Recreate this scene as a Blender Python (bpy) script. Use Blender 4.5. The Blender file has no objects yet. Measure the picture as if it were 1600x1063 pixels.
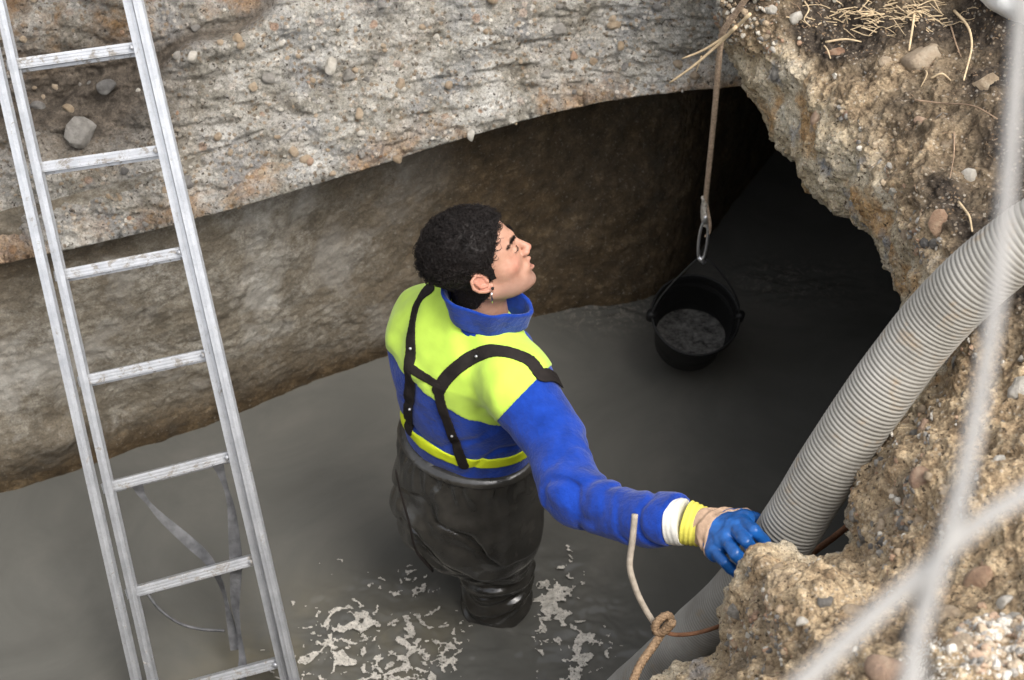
import bpy, math, random
import numpy as np
from mathutils import Vector, Matrix, Euler
random.seed(7); rng = np.random.default_rng(7)
SC = bpy.context.scene
COL = SC.collection

# ------------------------------------------------------------------ camera, sky, sun, exposure
CAM_H, PITCH, FPX = 3.3, math.radians(42), 2667.0
cam_d = bpy.data.cameras.new('camera'); cam = bpy.data.objects.new('camera', cam_d); COL.objects.link(cam)
cam.location = (0, 0, CAM_H); cam.rotation_euler = (math.pi/2 - PITCH, 0, 0)
cam_d.lens = 60.0; cam_d.sensor_width = 36.0; cam_d.sensor_fit = 'HORIZONTAL'
cam_d.clip_start = 0.05; cam_d.clip_end = 400
cam_d.dof.use_dof = True; cam_d.dof.focus_distance = 3.35; cam_d.dof.aperture_fstop = 6.3
SC.camera = cam
SUN_EL, SUN_AZ = math.radians(56), math.radians(140)     # azimuth measured from +Y towards +X
w = bpy.data.worlds.new('World'); SC.world = w; w.use_nodes = True
nt = w.node_tree; nt.nodes.clear()
sky = nt.nodes.new('ShaderNodeTexSky'); sky.sky_type = 'NISHITA'; sky.sun_disc = False
sky.sun_elevation = SUN_EL; sky.sun_rotation = SUN_AZ
sky.air_density = 1.0; sky.dust_density = 5.0; sky.ozone_density = 1.0
hs = nt.nodes.new('ShaderNodeHueSaturation'); hs.inputs['Saturation'].default_value = 0.28
bg = nt.nodes.new('ShaderNodeBackground'); bg.inputs['Strength'].default_value = 0.15
wo = nt.nodes.new('ShaderNodeOutputWorld')
nt.links.new(sky.outputs[0], hs.inputs['Color']); nt.links.new(hs.outputs[0], bg.inputs[0]); nt.links.new(bg.outputs[0], wo.inputs[0])
sd = bpy.data.lights.new('sun', 'SUN'); so = bpy.data.objects.new('sun', sd); COL.objects.link(so)
sd.energy = 0.75; sd.angle = math.radians(24); sd.color = (1.0, 0.955, 0.89)
sdir = Vector((math.sin(SUN_AZ)*math.cos(SUN_EL), math.cos(SUN_AZ)*math.cos(SUN_EL), math.sin(SUN_EL)))
so.rotation_euler = sdir.to_track_quat('Z', 'Y').to_euler()
vs = SC.view_settings; vs.view_transform = 'Standard'; vs.look = 'None'; vs.gamma = 1; vs.use_curve_mapping = False
vs.exposure = 1.1
SC.cycles.max_bounces = 6; SC.cycles.diffuse_bounces = 4; SC.cycles.use_denoising = True

# ------------------------------------------------------------------ survey helpers (photo pixel -> place)
cp, sp_ = math.cos(PITCH), math.sin(PITCH)
def ray(px, py):
    u = (px-800)/FPX; v = -(py-531.5)/FPX
    return np.array([u, cp + v*sp_, -sp_ + v*cp])
def at_z(px, py, z):
    r = ray(px, py); return np.array([0, 0, CAM_H]) + r*((z-CAM_H)/r[2])
def at_d(px, py, d):
    return np.array([0, 0, CAM_H]) + ray(px, py)*d

# ------------------------------------------------------------------ noise
_p = np.random.RandomState(3).permutation(256); _p = np.concatenate([_p, _p, _p]).astype(np.int32)
_g = np.random.RandomState(4).normal(size=(256, 3)).astype(np.float32); _g /= np.linalg.norm(_g, axis=1)[:, None]
def perlin(P):
    P = np.asarray(P, np.float32); F = np.floor(P); I = F.astype(np.int32) & 255; f = P-F
    u = f*f*f*(f*(f*6-15)+10); out = 0
    for dx in (0, 1):
        wx = u[:, 0] if dx else 1-u[:, 0]
        for dy in (0, 1):
            wy = u[:, 1] if dy else 1-u[:, 1]
            for dz in (0, 1):
                wz = u[:, 2] if dz else 1-u[:, 2]
                h = _p[_p[_p[(I[:, 0]+dx) & 255]+((I[:, 1]+dy) & 255)]+((I[:, 2]+dz) & 255)]
                g = _g[h]
                out = out + wx*wy*wz*(g[:, 0]*(f[:, 0]-dx)+g[:, 1]*(f[:, 1]-dy)+g[:, 2]*(f[:, 2]-dz))
    return out*1.5
def fbm(P, scale, oct=4, gain=.5, ridge=False):
    P = np.asarray(P)*scale; a = 1; o = 0
    for i in range(oct):
        n = perlin(P*(2.03**i)+17.3*i)
        o = o + a*((1-2*abs(n)) if ridge else n); a *= gain
    return o
def worley(P, scale):
    """distance to nearest cell point and a random value of that cell"""
    P = np.asarray(P, np.float32)*scale; I = np.floor(P).astype(np.int32)
    best = np.full(len(P), 9e9, np.float32); val = np.zeros(len(P), np.float32)
    for dx in (-1, 0, 1):
        for dy in (-1, 0, 1):
            for dz in (-1, 0, 1):
                J = I+np.array([dx, dy, dz]); h = _p[_p[_p[J[:, 0] & 255]+(J[:, 1] & 255)]+(J[:, 2] & 255)]
                q = J+0.5+0.45*_g[h]
                d = ((q-P)**2).sum(1); m = d < best; best[m] = d[m]; val[m] = h[m]/255.
    return np.sqrt(best), val

# ------------------------------------------------------------------ object helpers
def tag(o, label=None, cat=None, group=None, kind=None):
    if label: o['label'] = label
    if cat: o['category'] = cat
    if group: o['group'] = group
    if kind: o['kind'] = kind
    return o
def link(name, me, mats=None, parent=None):
    o = bpy.data.objects.new(name, me); COL.objects.link(o)
    if mats is not None:
        for m in (mats if isinstance(mats, (list, tuple)) else [mats]): me.materials.append(m)
    if parent is not None:
        o.parent = parent
    return o
def empty(name, loc=(0, 0, 0)):
    o = bpy.data.objects.new(name, None); COL.objects.link(o); o.location = loc; o.empty_display_size = .1; return o
def mesh(name, V, F, smooth=True):
    V = np.asarray(V, np.float32); me = bpy.data.meshes.new(name)
    if isinstance(F, np.ndarray):
        n, k = F.shape
        me.vertices.add(len(V)); me.vertices.foreach_set('co', V.ravel())
        me.loops.add(n*k); me.loops.foreach_set('vertex_index', F.astype(np.int32).ravel())
        me.polygons.add(n); me.polygons.foreach_set('loop_start', np.arange(n, dtype=np.int32)*k)
        me.update(calc_edges=True); me.validate()
    else:
        me.from_pydata([tuple(map(float, v)) for v in V], [], [tuple(map(int, f)) for f in F]); me.update()
    me.polygons.foreach_set('use_smooth', [smooth]*len(me.polygons)); me.update()
    return me
def child(o, root):      # keep world placement while parenting to an Empty that is only translated
    o.parent = root; o.matrix_parent_inverse = Matrix.Translation(-Vector(root.location)); return o
def setattr_f(me, name, vals):
    a = me.attributes.new(name, 'FLOAT', 'POINT'); a.data.foreach_set('value', np.asarray(vals, np.float32))
def grid_mesh(name, G, smooth=True, attrs=None, flip=False):
    n, m, _ = G.shape; idx = np.arange(n*m).reshape(n, m)
    a, b, c, d = idx[:-1, :-1].ravel(), idx[1:, :-1].ravel(), idx[1:, 1:].ravel(), idx[:-1, 1:].ravel()
    F = np.stack([a, d, c, b] if flip else [a, b, c, d], 1)
    me = mesh(name, G.reshape(-1, 3), F, smooth)
    for k, v in (attrs or {}).items(): setattr_f(me, k, v.ravel())
    return me
def grid_normals(G):
    du = np.gradient(G, axis=0); dv = np.gradient(G, axis=1)
    n = np.cross(du, dv); n /= np.linalg.norm(n, axis=2)[..., None]+1e-9
    return n
def catmull(P, n_per):
    """P (k,...) control rows, n_per list of subdivisions per segment"""
    P = np.asarray(P, float); k = len(P); out = []
    for i in range(k-1):
        p0 = P[max(i-1, 0)]; p1 = P[i]; p2 = P[i+1]; p3 = P[min(i+2, k-1)]
        if i == 0: p0 = 2*p1-p2
        if i == k-2: p3 = 2*p2-p1
        n = n_per[i] if isinstance(n_per, (list, tuple, np.ndarray)) else n_per
        for j in range(n):
            t = j/n
            # centripetal-ish with low tension to limit overshoot
            m1 = (p2-p0)*.45; m2 = (p3-p1)*.45
            if j == 0:
                L = lambda q: np.linalg.norm(q, axis=-1, keepdims=True)+1e-9
                s1 = np.minimum(1, 1.1*np.minimum(L(p1-p0), L(p2-p1))/L(m1)); s2 = np.minimum(1, 1.1*np.minimum(L(p2-p1), L(p3-p2))/L(m2))
            m1 = m1*s1; m2 = m2*s2
            out.append((2*t**3-3*t**2+1)*p1+(t**3-2*t**2+t)*m1+(-2*t**3+3*t**2)*p2+(t**3-t**2)*m2)
    out.append(P[-1]); return np.array(out)
def tube_data(path, rad, sides=8, cap=True, flat=None, twist=0.0, up=None):
    path = np.asarray(path, float); n = len(path); rad = np.broadcast_to(np.asarray(rad, float), (n,))
    T = np.gradient(path, axis=0); T /= np.linalg.norm(T, axis=1)[:, None]+1e-12
    u = np.array(up, float) if up is not None else (np.array([0, 0, 1.]) if abs(T[0][2]) < .9 else np.array([1., 0, 0]))
    V = []; F = []
    for i in range(n):
        u = u-T[i]*u.dot(T[i]); u /= np.linalg.norm(u)+1e-12; b = np.cross(T[i], u)
        for s in range(sides):
            a = 2*math.pi*s/sides+twist
            V.append(path[i]+rad[i]*(math.cos(a)*u*(flat if flat else 1)+math.sin(a)*b))
    for i in range(n-1):
        for s in range(sides):
            s2 = (s+1) % sides; F.append((i*sides+s, i*sides+s2, (i+1)*sides+s2, (i+1)*sides+s))
    if cap:
        F.append(tuple(range(sides))[::-1]); F.append(tuple(range((n-1)*sides, n*sides)))
    return V, F
class MB:
    def __init__(s): s.V = []; s.F = []
    def add(s, V, F):
        o = len(s.V); s.V += [tuple(v) for v in V]; s.F += [tuple(i+o for i in f) for f in F]; return s
    def tube(s, path, rad, **k): return s.add(*tube_data(path, rad, **k))
    def box(s, c, ax, ay, az):      # centre and three half-extent vectors
        c, ax, ay, az = map(lambda q: np.asarray(q, float), (c, ax, ay, az)); V = []
        for i in (-1, 1):
            for j in (-1, 1):
                for k in (-1, 1): V.append(c+i*ax+j*ay+k*az)
        return s.add(V, [(0, 1, 3, 2), (4, 6, 7, 5), (0, 4, 5, 1), (2, 3, 7, 6), (0, 2, 6, 4), (1, 5, 7, 3)])
    def build(s, name, mat, parent=None, smooth=True, bevel=0):
        me = mesh(name, s.V, s.F, smooth)
        o = link(name, me, mat)
        if parent is not None: child(o, parent)
        if bevel:
            m = o.modifiers.new('b', 'BEVEL'); m.width = bevel; m.segments = 2; m.limit_method = 'ANGLE'
        return o

# ------------------------------------------------------------------ signed-distance modelling, meshed with surface nets
def smin(a, b, k):
    h = np.clip(.5+.5*(b-a)/k, 0, 1); return b*(1-h)+a*h-k*h*(1-h)
def smax(a, b, k): return -smin(-a, -b, k)
def s_ell(P, c, r):
    q = (P-np.asarray(c, np.float32)); r = np.asarray(r, np.float32)
    k0 = np.linalg.norm(q/r, axis=1); k1 = np.linalg.norm(q/(r*r), axis=1)+1e-9
    return k0*(k0-1)/k1
def s_cap(P, a, b, r1, r2=None):
    a = np.asarray(a, np.float32); b = np.asarray(b, np.float32); r2 = r1 if r2 is None else r2
    ba = b-a; h = np.clip(((P-a)@ba)/(ba@ba), 0, 1)
    return np.linalg.norm(P-a-h[:, None]*ba, axis=1)-(r1+(r2-r1)*h)
def s_poly(P, pts, rs):
    d = None
    for i in range(len(pts)-1):
        e = s_cap(P, pts[i], pts[i+1], rs[i], rs[i+1]); d = e if d is None else np.minimum(d, e)
    return d
def nets(name, f, lo, hi, h, mat=None, M=None, attrs=None):
    """mesh the zero set of f; M is an optional 4x4 world matrix baked into the vertices"""
    lo = np.array(lo, float); hi = np.array(hi, float); B = 4
    n = (np.ceil((hi-lo)/(h*B)).astype(int))*B+1
    # coarse pass
    nc = (n-1)//B+1
    ax = [lo[i]+np.arange(nc[i])*h*B for i in range(3)]
    C = np.stack(np.meshgrid(*ax, indexing='ij'), -1).reshape(-1, 3).astype(np.float32)
    vc = f(C).reshape(nc)
    near = abs(vc) < h*B*2.4
    blk = np.zeros(nc-1, bool)
    for i in (0, 1):
        for j in (0, 1):
            for k in (0, 1): blk |= near[i:nc[0]-1+i, j:nc[1]-1+j, k:nc[2]-1+k]
    full = np.repeat(np.repeat(np.repeat(blk, B, 0), B, 1), B, 2)      # cells
    pts = np.zeros(n, bool)
    for i in (0, 1):
        for j in (0, 1):
            for k in (0, 1): pts[i:n[0]-1+i, j:n[1]-1+j, k:n[2]-1+k] |= full
    S = np.repeat(np.repeat(np.repeat(vc, B, 0), B, 1), B, 2)[:n[0], :n[1], :n[2]].astype(np.float32)
    ii = np.argwhere(pts); Pp = (lo+ii*h).astype(np.float32)
    S[pts] = f(Pp)
    neg = S < 0
    cs = np.zeros(n-1, int)
    for i in (0, 1):
        for j in (0, 1):
            for k in (0, 1): cs += neg[i:n[0]-1+i, j:n[1]-1+j, k:n[2]-1+k]
    act = (cs > 0) & (cs < 8) & full
    cells = np.argwhere(act); idm = -np.ones(n-1, int); idm[tuple(cells.T)] = np.arange(len(cells))
    acc = np.zeros((len(cells), 3)); cnt = np.zeros(len(cells))
    corner = [(i, j, k) for i in (0, 1) for j in (0, 1) for k in (0, 1)]
    for a in corner:
        for d in range(3):
            if a[d] == 1: continue
            b = list(a); b[d] = 1
            A = cells+np.array(a); Bq = cells+np.array(b)
            va = S[tuple(A.T)]; vb = S[tuple(Bq.T)]; m = (va < 0) != (vb < 0)
            t = np.where(m, va/(va-vb+1e-12), 0)
            p = A+t[:, None]*(Bq-A); acc[m] += p[m]; cnt[m] += 1
    V = lo+(acc/np.maximum(cnt, 1)[:, None])*h
    F = []
    for d in range(3):
        e1, e2 = [(1, 2), (2, 0), (0, 1)][d]
        sl0 = [slice(None)]*3; sl1 = [slice(None)]*3; sl0[d] = slice(0, n[d]-1); sl1[d] = slice(1, n[d])
        ch = neg[tuple(sl0)] != neg[tuple(sl1)]
        E = np.argwhere(ch)
        E = E[(E[:, e1] > 0) & (E[:, e2] > 0) & (E[:, e1] < n[e1]-1) & (E[:, e2] < n[e2]-1)]
        if not len(E): continue
        q = []
        for o1, o2 in ((-1, -1), (0, -1), (0, 0), (-1, 0)):
            c = E.copy(); c[:, e1] += o1; c[:, e2] += o2; q.append(idm[tuple(c.T)])
        q = np.stack(q, 1); inside = neg[tuple(E.T)]
        q[~inside] = q[~inside][:, ::-1]; q = q[(q >= 0).all(1)]
        F.append(q)
    F = np.concatenate(F)
    at = {k: g(V.astype(np.float32)) for k, g in (attrs or {}).items()}
    if M is not None: V = V@np.array(M)[:3, :3].T+np.array(M)[:3, 3]
    me = mesh(name, V, F)
    for k, v in at.items(): setattr_f(me, k, v)
    return me

# ------------------------------------------------------------------ materials
def nmat(name, rough=.8, spec=.3, metal=0.0):
    m = bpy.data.materials.new(name); m.use_nodes = True; t = m.node_tree; b = t.nodes['Principled BSDF']
    b.inputs['Roughness'].default_value = rough; b.inputs['Metallic'].default_value = metal
    b.inputs['Specular IOR Level'].default_value = spec
    return m, t, b
class NG:
    def __init__(s, t): s.t = t; s.co = t.nodes.new('ShaderNodeTexCoord').outputs['Object']
    def noise(s, scale, detail=5, rough=.6, dist=0, co=None):
        n = s.t.nodes.new('ShaderNodeTexNoise'); n.inputs['Scale'].default_value = scale; n.inputs['Detail'].default_value = detail
        n.inputs['Roughness'].default_value = rough; n.inputs['Distortion'].default_value = dist
        s.t.links.new(co or s.co, n.inputs['Vector']); return n.outputs['Fac']
    def vor(s, scale, out='Distance', feature='F1', rnd=1, co=None):
        n = s.t.nodes.new('ShaderNodeTexVoronoi'); n.inputs['Scale'].default_value = scale; n.feature = feature
        n.inputs['Randomness'].default_value = rnd
        s.t.links.new(co or s.co, n.inputs['Vector']); return n.outputs[out]
    def ramp(s, fac, stops, interp='LINEAR'):
        n = s.t.nodes.new('ShaderNodeValToRGB'); cr = n.color_ramp; cr.interpolation = interp
        while len(cr.elements) < len(stops): cr.elements.new(.5)
        for e, (p, c) in zip(cr.elements, stops):
            e.position = p; e.color = (*c, 1) if hasattr(c, '__len__') else (c, c, c, 1)
        s.t.links.new(fac, n.inputs[0]); return n.outputs[0]
    def mix(s, fac, a, b, mode='MIX'):
        n = s.t.nodes.new('ShaderNodeMix'); n.data_type = 'RGBA'; n.blend_type = mode
        for sock, v in ((n.inputs[0], fac), (n.inputs[6], a), (n.inputs[7], b)):
            if hasattr(v, 'is_output'): s.t.links.new(v, sock)
            elif hasattr(v, '__len__'): sock.default_value = (*v, 1)
            else: sock.default_value = v
        return n.outputs[2]
    def math(s, op, a, b=None):
        n = s.t.nodes.new('ShaderNodeMath'); n.operation = op
        for k, v in enumerate((a, b)):
            if v is None: continue
            if hasattr(v, 'is_output'): s.t.links.new(v, n.inputs[k])
            else: n.inputs[k].default_value = v
        return n.outputs[0]
    def attr(s, name):
        n = s.t.nodes.new('ShaderNodeAttribute'); n.attribute_name = name; return n.outputs['Fac']
    def bump(s, h, strength=.5, dist=.01, prev=None):
        n = s.t.nodes.new('ShaderNodeBump'); n.inputs['Strength'].default_value = strength; n.inputs['Distance'].default_value = dist
        s.t.links.new(h, n.inputs['Height'])
        if prev: s.t.links.new(prev, n.inputs['Normal'])
        return n.outputs[0]
    def to(s, out, b, name): s.t.links.new(out, b.inputs[name])
    def objrand(s):
        return s.t.nodes.new('ShaderNodeObjectInfo').outputs['Random']
def hard(lo, hi): return [(lo, 0), (hi, 1)]

def m_slab():
    m, t, b = nmat('broken_concrete', .9, .2); g = NG(t)
    base = g.ramp(g.noise(9, 8, .65), [(.28, (.12, .105, .08)), (.42, (.29, .27, .225)), (.56, (.46, .44, .395)), (.74, (.70, .685, .64))])
    bluegrey = g.mix(g.ramp(g.noise(6, 4), hard(.5, .66)), base, (.27, .27, .265))
    vc = g.vor(75, 'Color'); agg = g.ramp(vc, [(0, (.07, .06, .05)), (.3, (.30, .22, .14)), (.55, (.42, .37, .30)), (.8, (.66, .62, .55)), (1, (.24, .23, .23))])
    msk = g.math('MULTIPLY', g.ramp(g.vor(75), [(.0, 1), (.34, 1), (.44, 0)]), g.ramp(g.noise(14, 3), hard(.36, .50)))
    c = g.mix(g.math('MULTIPLY', msk, .85), bluegrey, agg)
    vb = g.vor(28, 'Color'); c = g.mix(g.math('MULTIPLY', g.ramp(g.vor(28), [(0, 1), (.26, 1), (.34, 0)]), g.ramp(vb, [(.55, 0), (.6, .8)])), c, g.ramp(vb, [(.3, (.16, .15, .14)), (.5, (.50, .47, .41)), (.8, (.42, .40, .36)), (.86, (.32, .17, .09)), (.95, (.70, .68, .62))]))
    ochre = g.math('MULTIPLY', g.ramp(g.noise(5.5, 6, .7, .4), hard(.47, .60)), g.ramp(g.attr('ochre'), [(0, .05), (.5, .45), (1, 1)]))
    c = g.mix(ochre, c, g.ramp(g.noise(40, 4), [(.3, (.20, .09, .025)), (.7, (.42, .24, .09))]))
    c = g.mix(g.ramp(g.attr('recess_tone'), hard(.0, 1)), c, g.ramp(g.noise(30, 4), [(.3, (.055, .045, .035)), (.7, (.19, .155, .12))]))
    fine = g.ramp(g.noise(210, 4, .75), [(.35, .45), (.5, 1), (.65, 1.35)]); c = g.mix(.75, c, fine, 'MULTIPLY')
    pits = g.ramp(g.noise(95, 3, .6), hard(.32, .40)); c = g.mix(pits, (.075, .062, .05), c)
    cr = g.ramp(g.vor(5.5, 'Distance', 'DISTANCE_TO_EDGE', co=None), hard(.0, .012)); c = g.mix(g.math('MULTIPLY', g.math('SUBTRACT', 1, cr), .35), c, (.08, .065, .05))
    g.to(c, b, 'Base Color')
    n1 = g.bump(g.noise(60, 8, .75), .9, .018); n2 = g.bump(g.vor(75), .6, -.008, n1); n2 = g.bump(g.noise(180, 4, .7), .6, .004, n2)
    g.to(n2, b, 'Normal'); return m
def m_lower():
    m, t, b = nmat('stained_trench_wall', .85, .25); g = NG(t)
    base = g.ramp(g.noise(7, 8, .72, .1), [(.28, (.10, .082, .06)), (.42, (.20, .17, .125)), (.54, (.31, .285, .235)), (.72, (.46, .44, .395))])
    base = g.mix(g.ramp(g.noise(55, 8, .75), hard(.40, .60)), (.17, .145, .11), base); base = g.mix(g.ramp(g.vor(9, 'Distance', 'DISTANCE_TO_EDGE'), [(0, .22), (.02, 0)]), base, (.07, .055, .04))
    brown = g.ramp(g.noise(18, 7, .7), [(.3, (.030, .021, .012)), (.55, (.085, .058, .031)), (.75, (.21, .15, .085))])  # mud colour, darkened to carry the tunnel's shade too
    c = g.mix(g.attr('mud_shade'), base, brown)
    fine = g.ramp(g.noise(190, 4, .75), [(.35, .55), (.5, 1), (.65, 1.3)]); c = g.mix(.7, c, fine, 'MULTIPLY')
    plaster = g.math('MULTIPLY', g.ramp(g.noise(3.2, 7, .62, .5), hard(.50, .60)), g.math('SUBTRACT', 1, g.attr('mud_shade'))); c = g.mix(g.math('MULTIPLY', plaster, .4), c, (.46, .45, .42))
    sp = g.ramp(g.noise(120, 3), [(.6, 0), (.72, 1)]); c = g.mix(g.math('MULTIPLY', sp, .35), c, (.42, .39, .33))
    st = g.ramp(g.noise(4, 6, .7, 1.2), hard(.56, .64)); c = g.mix(g.math('MULTIPLY', st, .55), c, (.07, .058, .042))
    g.to(c, b, 'Base Color')
    g.to(g.ramp(g.attr('mud_shade'), [(0, .85), (1, .6)]), b, 'Roughness')
    n1 = g.bump(g.noise(60, 8, .7), .6, .008); g.to(g.bump(g.noise(14, 5, .6), .35, .012, n1), b, 'Normal'); return m
def m_soil():
    m, t, b = nmat('stony_soil', .92, .2); g = NG(t)
    # attribute 'soil' 0 = broken concrete face, 1 = loose soil
    con = g.ramp(g.noise(10, 8, .68), [(.25, (.29, .205, .12)), (.43, (.45, .365, .245)), (.60, (.58, .505, .38)), (.78, (.74, .69, .59))])
    och = g.ramp(g.noise(8, 4), hard(.54, .64)); con = g.mix(g.math('MULTIPLY', och, .8), con, g.ramp(g.noise(40), [(.3, (.33, .17, .06)), (.7, (.55, .35, .16))]))
    con = g.mix(g.ramp(g.noise(9, 3, .5, 0, None), [(.33, 1), (.40, 0)]), con, (.30, .295, .29))
    soil = g.ramp(g.noise(26, 8, .72), [(.28, (.075, .055, .038)), (.42, (.28, .20, .12)), (.55, (.49, .37, .23)), (.74, (.74, .61, .43))])
    dark = g.attr('humus'); soil = g.mix(dark, soil, g.ramp(g.noise(50, 5), [(.3, (.014, .011, .009)), (.7, (.10, .078, .058))]))
    vc = g.vor(110, 'Color'); agg = g.ramp(vc, [(0, (.05, .05, .05)), (.3, (.34, .22, .12)), (.55, (.46, .38, .28)), (.8, (.55, .50, .42)), (1, (.22, .20, .19))])
    msk = g.math('MULTIPLY', g.ramp(g.vor(110), [(.0, 1), (.28, 1), (.38, 0)]), g.ramp(g.noise(20, 3), hard(.42, .52)))
    soil = g.mix(g.math('MULTIPLY', msk, .5), soil, agg); con = g.mix(g.math('MULTIPLY', msk, .55), con, agg)
    c = g.mix(g.attr('soil'), con, soil)
    c = g.mix(.75, c, g.ramp(g.noise(230, 4, .75), [(.35, .45), (.5, 1), (.65, 1.35)]), 'MULTIPLY')
    pits = g.ramp(g.noise(110, 3, .6), hard(.33, .40)); c = g.mix(pits, (.085, .062, .04), c)
    g.to(c, b, 'Base Color')
    n1 = g.bump(g.noise(70, 8, .7), .8, .012); g.to(g.bump(g.vor(110), .6, -.006, n1), b, 'Normal'); return m
def m_water():
    m, t, b = nmat('murky_water', .06, .5); g = NG(t); b.inputs['IOR'].default_value = 1.33
    c = g.ramp(g.noise(1.8, 7, .62, 1.6), [(.3, (.082, .080, .072)), (.5, (.100, .098, .088)), (.7, (.122, .117, .104))])
    shallow = g.math('MULTIPLY', g.attr('silt'), g.ramp(g.noise(3.5, 5, .6), hard(.42, .62))); c = g.mix(g.math('MULTIPLY', shallow, .6), c, (.15, .13, .085))
    sc = g.math('MULTIPLY', g.attr('scum'), g.ramp(g.noise(30, 6, .7, 1.5), hard(.5, .6)))
    c = g.mix(g.math('MULTIPLY', sc, .5), c, (.26, .23, .19)); g.to(c, b, 'Base Color')
    g.to(g.ramp(sc, [(0, .03), (1, .6)]), b, 'Roughness')
    g.to(g.bump(g.noise(7, 4, .5), .035, .02), b, 'Normal'); return m
def m_simple(name, col, rough=.6, spec=.4, metal=0, var=.25, scale=30, bump=.2, bdist=.002, sheen=0, stretch=None):
    m, t, b = nmat(name, rough, spec, metal); g = NG(t)
    lo = tuple(c*(1-var) for c in col); hi = tuple(min(1, c*(1+var)) for c in col)
    g.to(g.ramp(g.noise(scale, 6, .6), [(.3, lo), (.7, hi)]), b, 'Base Color')
    if bump: g.to(g.bump(g.noise(scale*4, 5, .6), bump, bdist), b, 'Normal')
    if sheen:
        b.inputs['Sheen Weight'].default_value = sheen; b.inputs['Sheen Roughness'].default_value = .5
    return m
def m_stone(name, c1, c2, c3):
    m, t, b = nmat(name, .85, .25); g = NG(t)
    c = g.ramp(g.noise(1.6, 6, .65), [(.3, c1), (.5, c2), (.7, c3)])
    r = g.objrand(); c = g.mix(.35, c, g.ramp(r, [(0, (.3, .26, .2)), (.5, (.5, .45, .38)), (1, (.16, .14, .12))]))
    g.to(c, b, 'Base Color'); g.to(g.bump(g.noise(7, 6, .7), .6, .08), b, 'Normal'); return m

# ================================================================== SETTING
M_SLAB, M_LOW, M_SOIL, M_WATER = m_slab(), m_lower(), m_soil(), m_water()

# ---- trench wall: concrete crust over a recessed lower wall -----------------------------------
EDGE = [(-1500, 700, .70), (-700, 560, .74), (0, 414, .79), (300, 345, .84), (560, 268, .88), (700, 224, .90), (860, 178, .93), (1000, 151, .96), (1170, 134, 1.0), (1420, 118, 1.04), (1900, 90, 1.08), (2600, 60, 1.1)]
edge = np.array([at_z(*e) for e in EDGE])
lean = np.array([.60, .60, .58, .55, .50, .46, .40, .33, .22, .15, .12, .1])      # horizontal run per metre of rise
nper = [40, 110, 110, 100, 60, 60, 60, 70, 60, 50, 40]
e_d = catmull(edge, nper); l_d = catmull(lean[:, None], nper)[:, 0]
tan2 = np.gradient(e_d[:, :2], axis=0); tan2 /= np.linalg.norm(tan2, axis=1)[:, None]
outn = np.stack([-tan2[:, 1], tan2[:, 0], np.zeros(len(tan2))], 1)            # away from the trench
rows = []
hs_ = np.concatenate([np.linspace(0, .82, 260), np.linspace(.84, 1.1, 20)])
# underside running back over the recess
for a in (2.2, 1.6, 1.1, .7, .45, .25, .12, .05): rows.append(e_d+outn*a+np.array([0, 0, .05+.04*a]))
nu = len(rows)
for h in hs_: rows.append(e_d+outn*(l_d*h)[:, None]+np.array([0, 0, h]))
top_z = 1.62
for a in (.05, .2, .6, 1.5, 4, 12, 40): rows.append(e_d+outn*(l_d*1.1+a)[:, None]*1.0+np.array([0, 0, 1])*((top_z-e_d[:, 2]-.0)*1)[:, None]) if a > .01 else None
G = np.stack(rows, 1)
hh = np.concatenate([np.full(nu, -.02), hs_, np.full(7, 1.2)])[None, :]*np.ones((G.shape[0], 1))
Pf = G.reshape(-1, 3); N = grid_normals(G).reshape(-1, 3)
if (N[len(N)//2] @ np.array([0, -1, .5])) < 0: N = -N
hf = hh.ravel(); xs = Pf[:, 0]
# the crust breaks back in an uneven ledge; the band above it is softer conglomerate
brk = .40+.10*perlin(np.stack([xs*1.7, xs*0, xs*0], 1))+.05*perlin(np.stack([xs*6, xs*0+4, xs*0], 1))
brk = brk - np.clip(-xs-.45, 0, 1)*.16
above = 1/(1+np.exp(-(hf-brk)/.008))
Pst = Pf*np.array([1, 1, 2.2])                       # strata: features stretched along the bed
disp = .030*fbm(Pst, 2.3, 3)+.012*fbm(Pst, 9, 4, .55)+.0035*fbm(Pf, 40, 3, .6)+.003*fbm(Pf, 95, 2, .6)
disp -= .022*np.clip(fbm(Pst*np.array([1, 1, 1.6]), 4.2, 3, .5, True)-1.05, 0, 1)
wd, wv = worley(Pf, 16); lump = np.clip(.5-wd, 0, 1)*(wv > .62)
disp += .030*lump
wd2, wv2 = worley(Pf+5.1, 45); disp += .010*np.clip(.5-wd2, 0, 1)*(wv2 > .5)
disp -= above*.045*(1+.5*fbm(Pf, 3, 2))
disp -= .035*np.exp(-((hf-brk)/.012)**2)*np.clip(.4+fbm(Pst, 5, 2), 0, 1)
# scooped cavity behind the ladder
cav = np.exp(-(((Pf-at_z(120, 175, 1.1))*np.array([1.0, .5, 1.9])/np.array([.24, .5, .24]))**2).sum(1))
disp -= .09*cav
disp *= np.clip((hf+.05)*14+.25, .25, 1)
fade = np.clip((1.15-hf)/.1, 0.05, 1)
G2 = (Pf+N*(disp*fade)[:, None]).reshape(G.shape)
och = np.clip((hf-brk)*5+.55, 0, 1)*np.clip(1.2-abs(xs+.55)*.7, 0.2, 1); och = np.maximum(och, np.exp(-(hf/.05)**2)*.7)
recess_tone = np.clip(cav*.9+np.exp(-((hf-brk)/.02)**2)*.6+np.clip(-.15-disp*18+.0, 0, .5)*.5, 0, 1)  # darker brown in the cavity, along the ledge crack and in hollows
wall = tag(empty('trench_wall', at_z(300, 345, .0)), 'long grey broken concrete trench wall undercut above the muddy water behind the ladder', 'wall')
slab = link('concrete_crust', grid_mesh('concrete_crust', G2, attrs={'ochre': och, 'recess_tone': recess_tone}, flip=False), M_SLAB); child(slab, wall)
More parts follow.
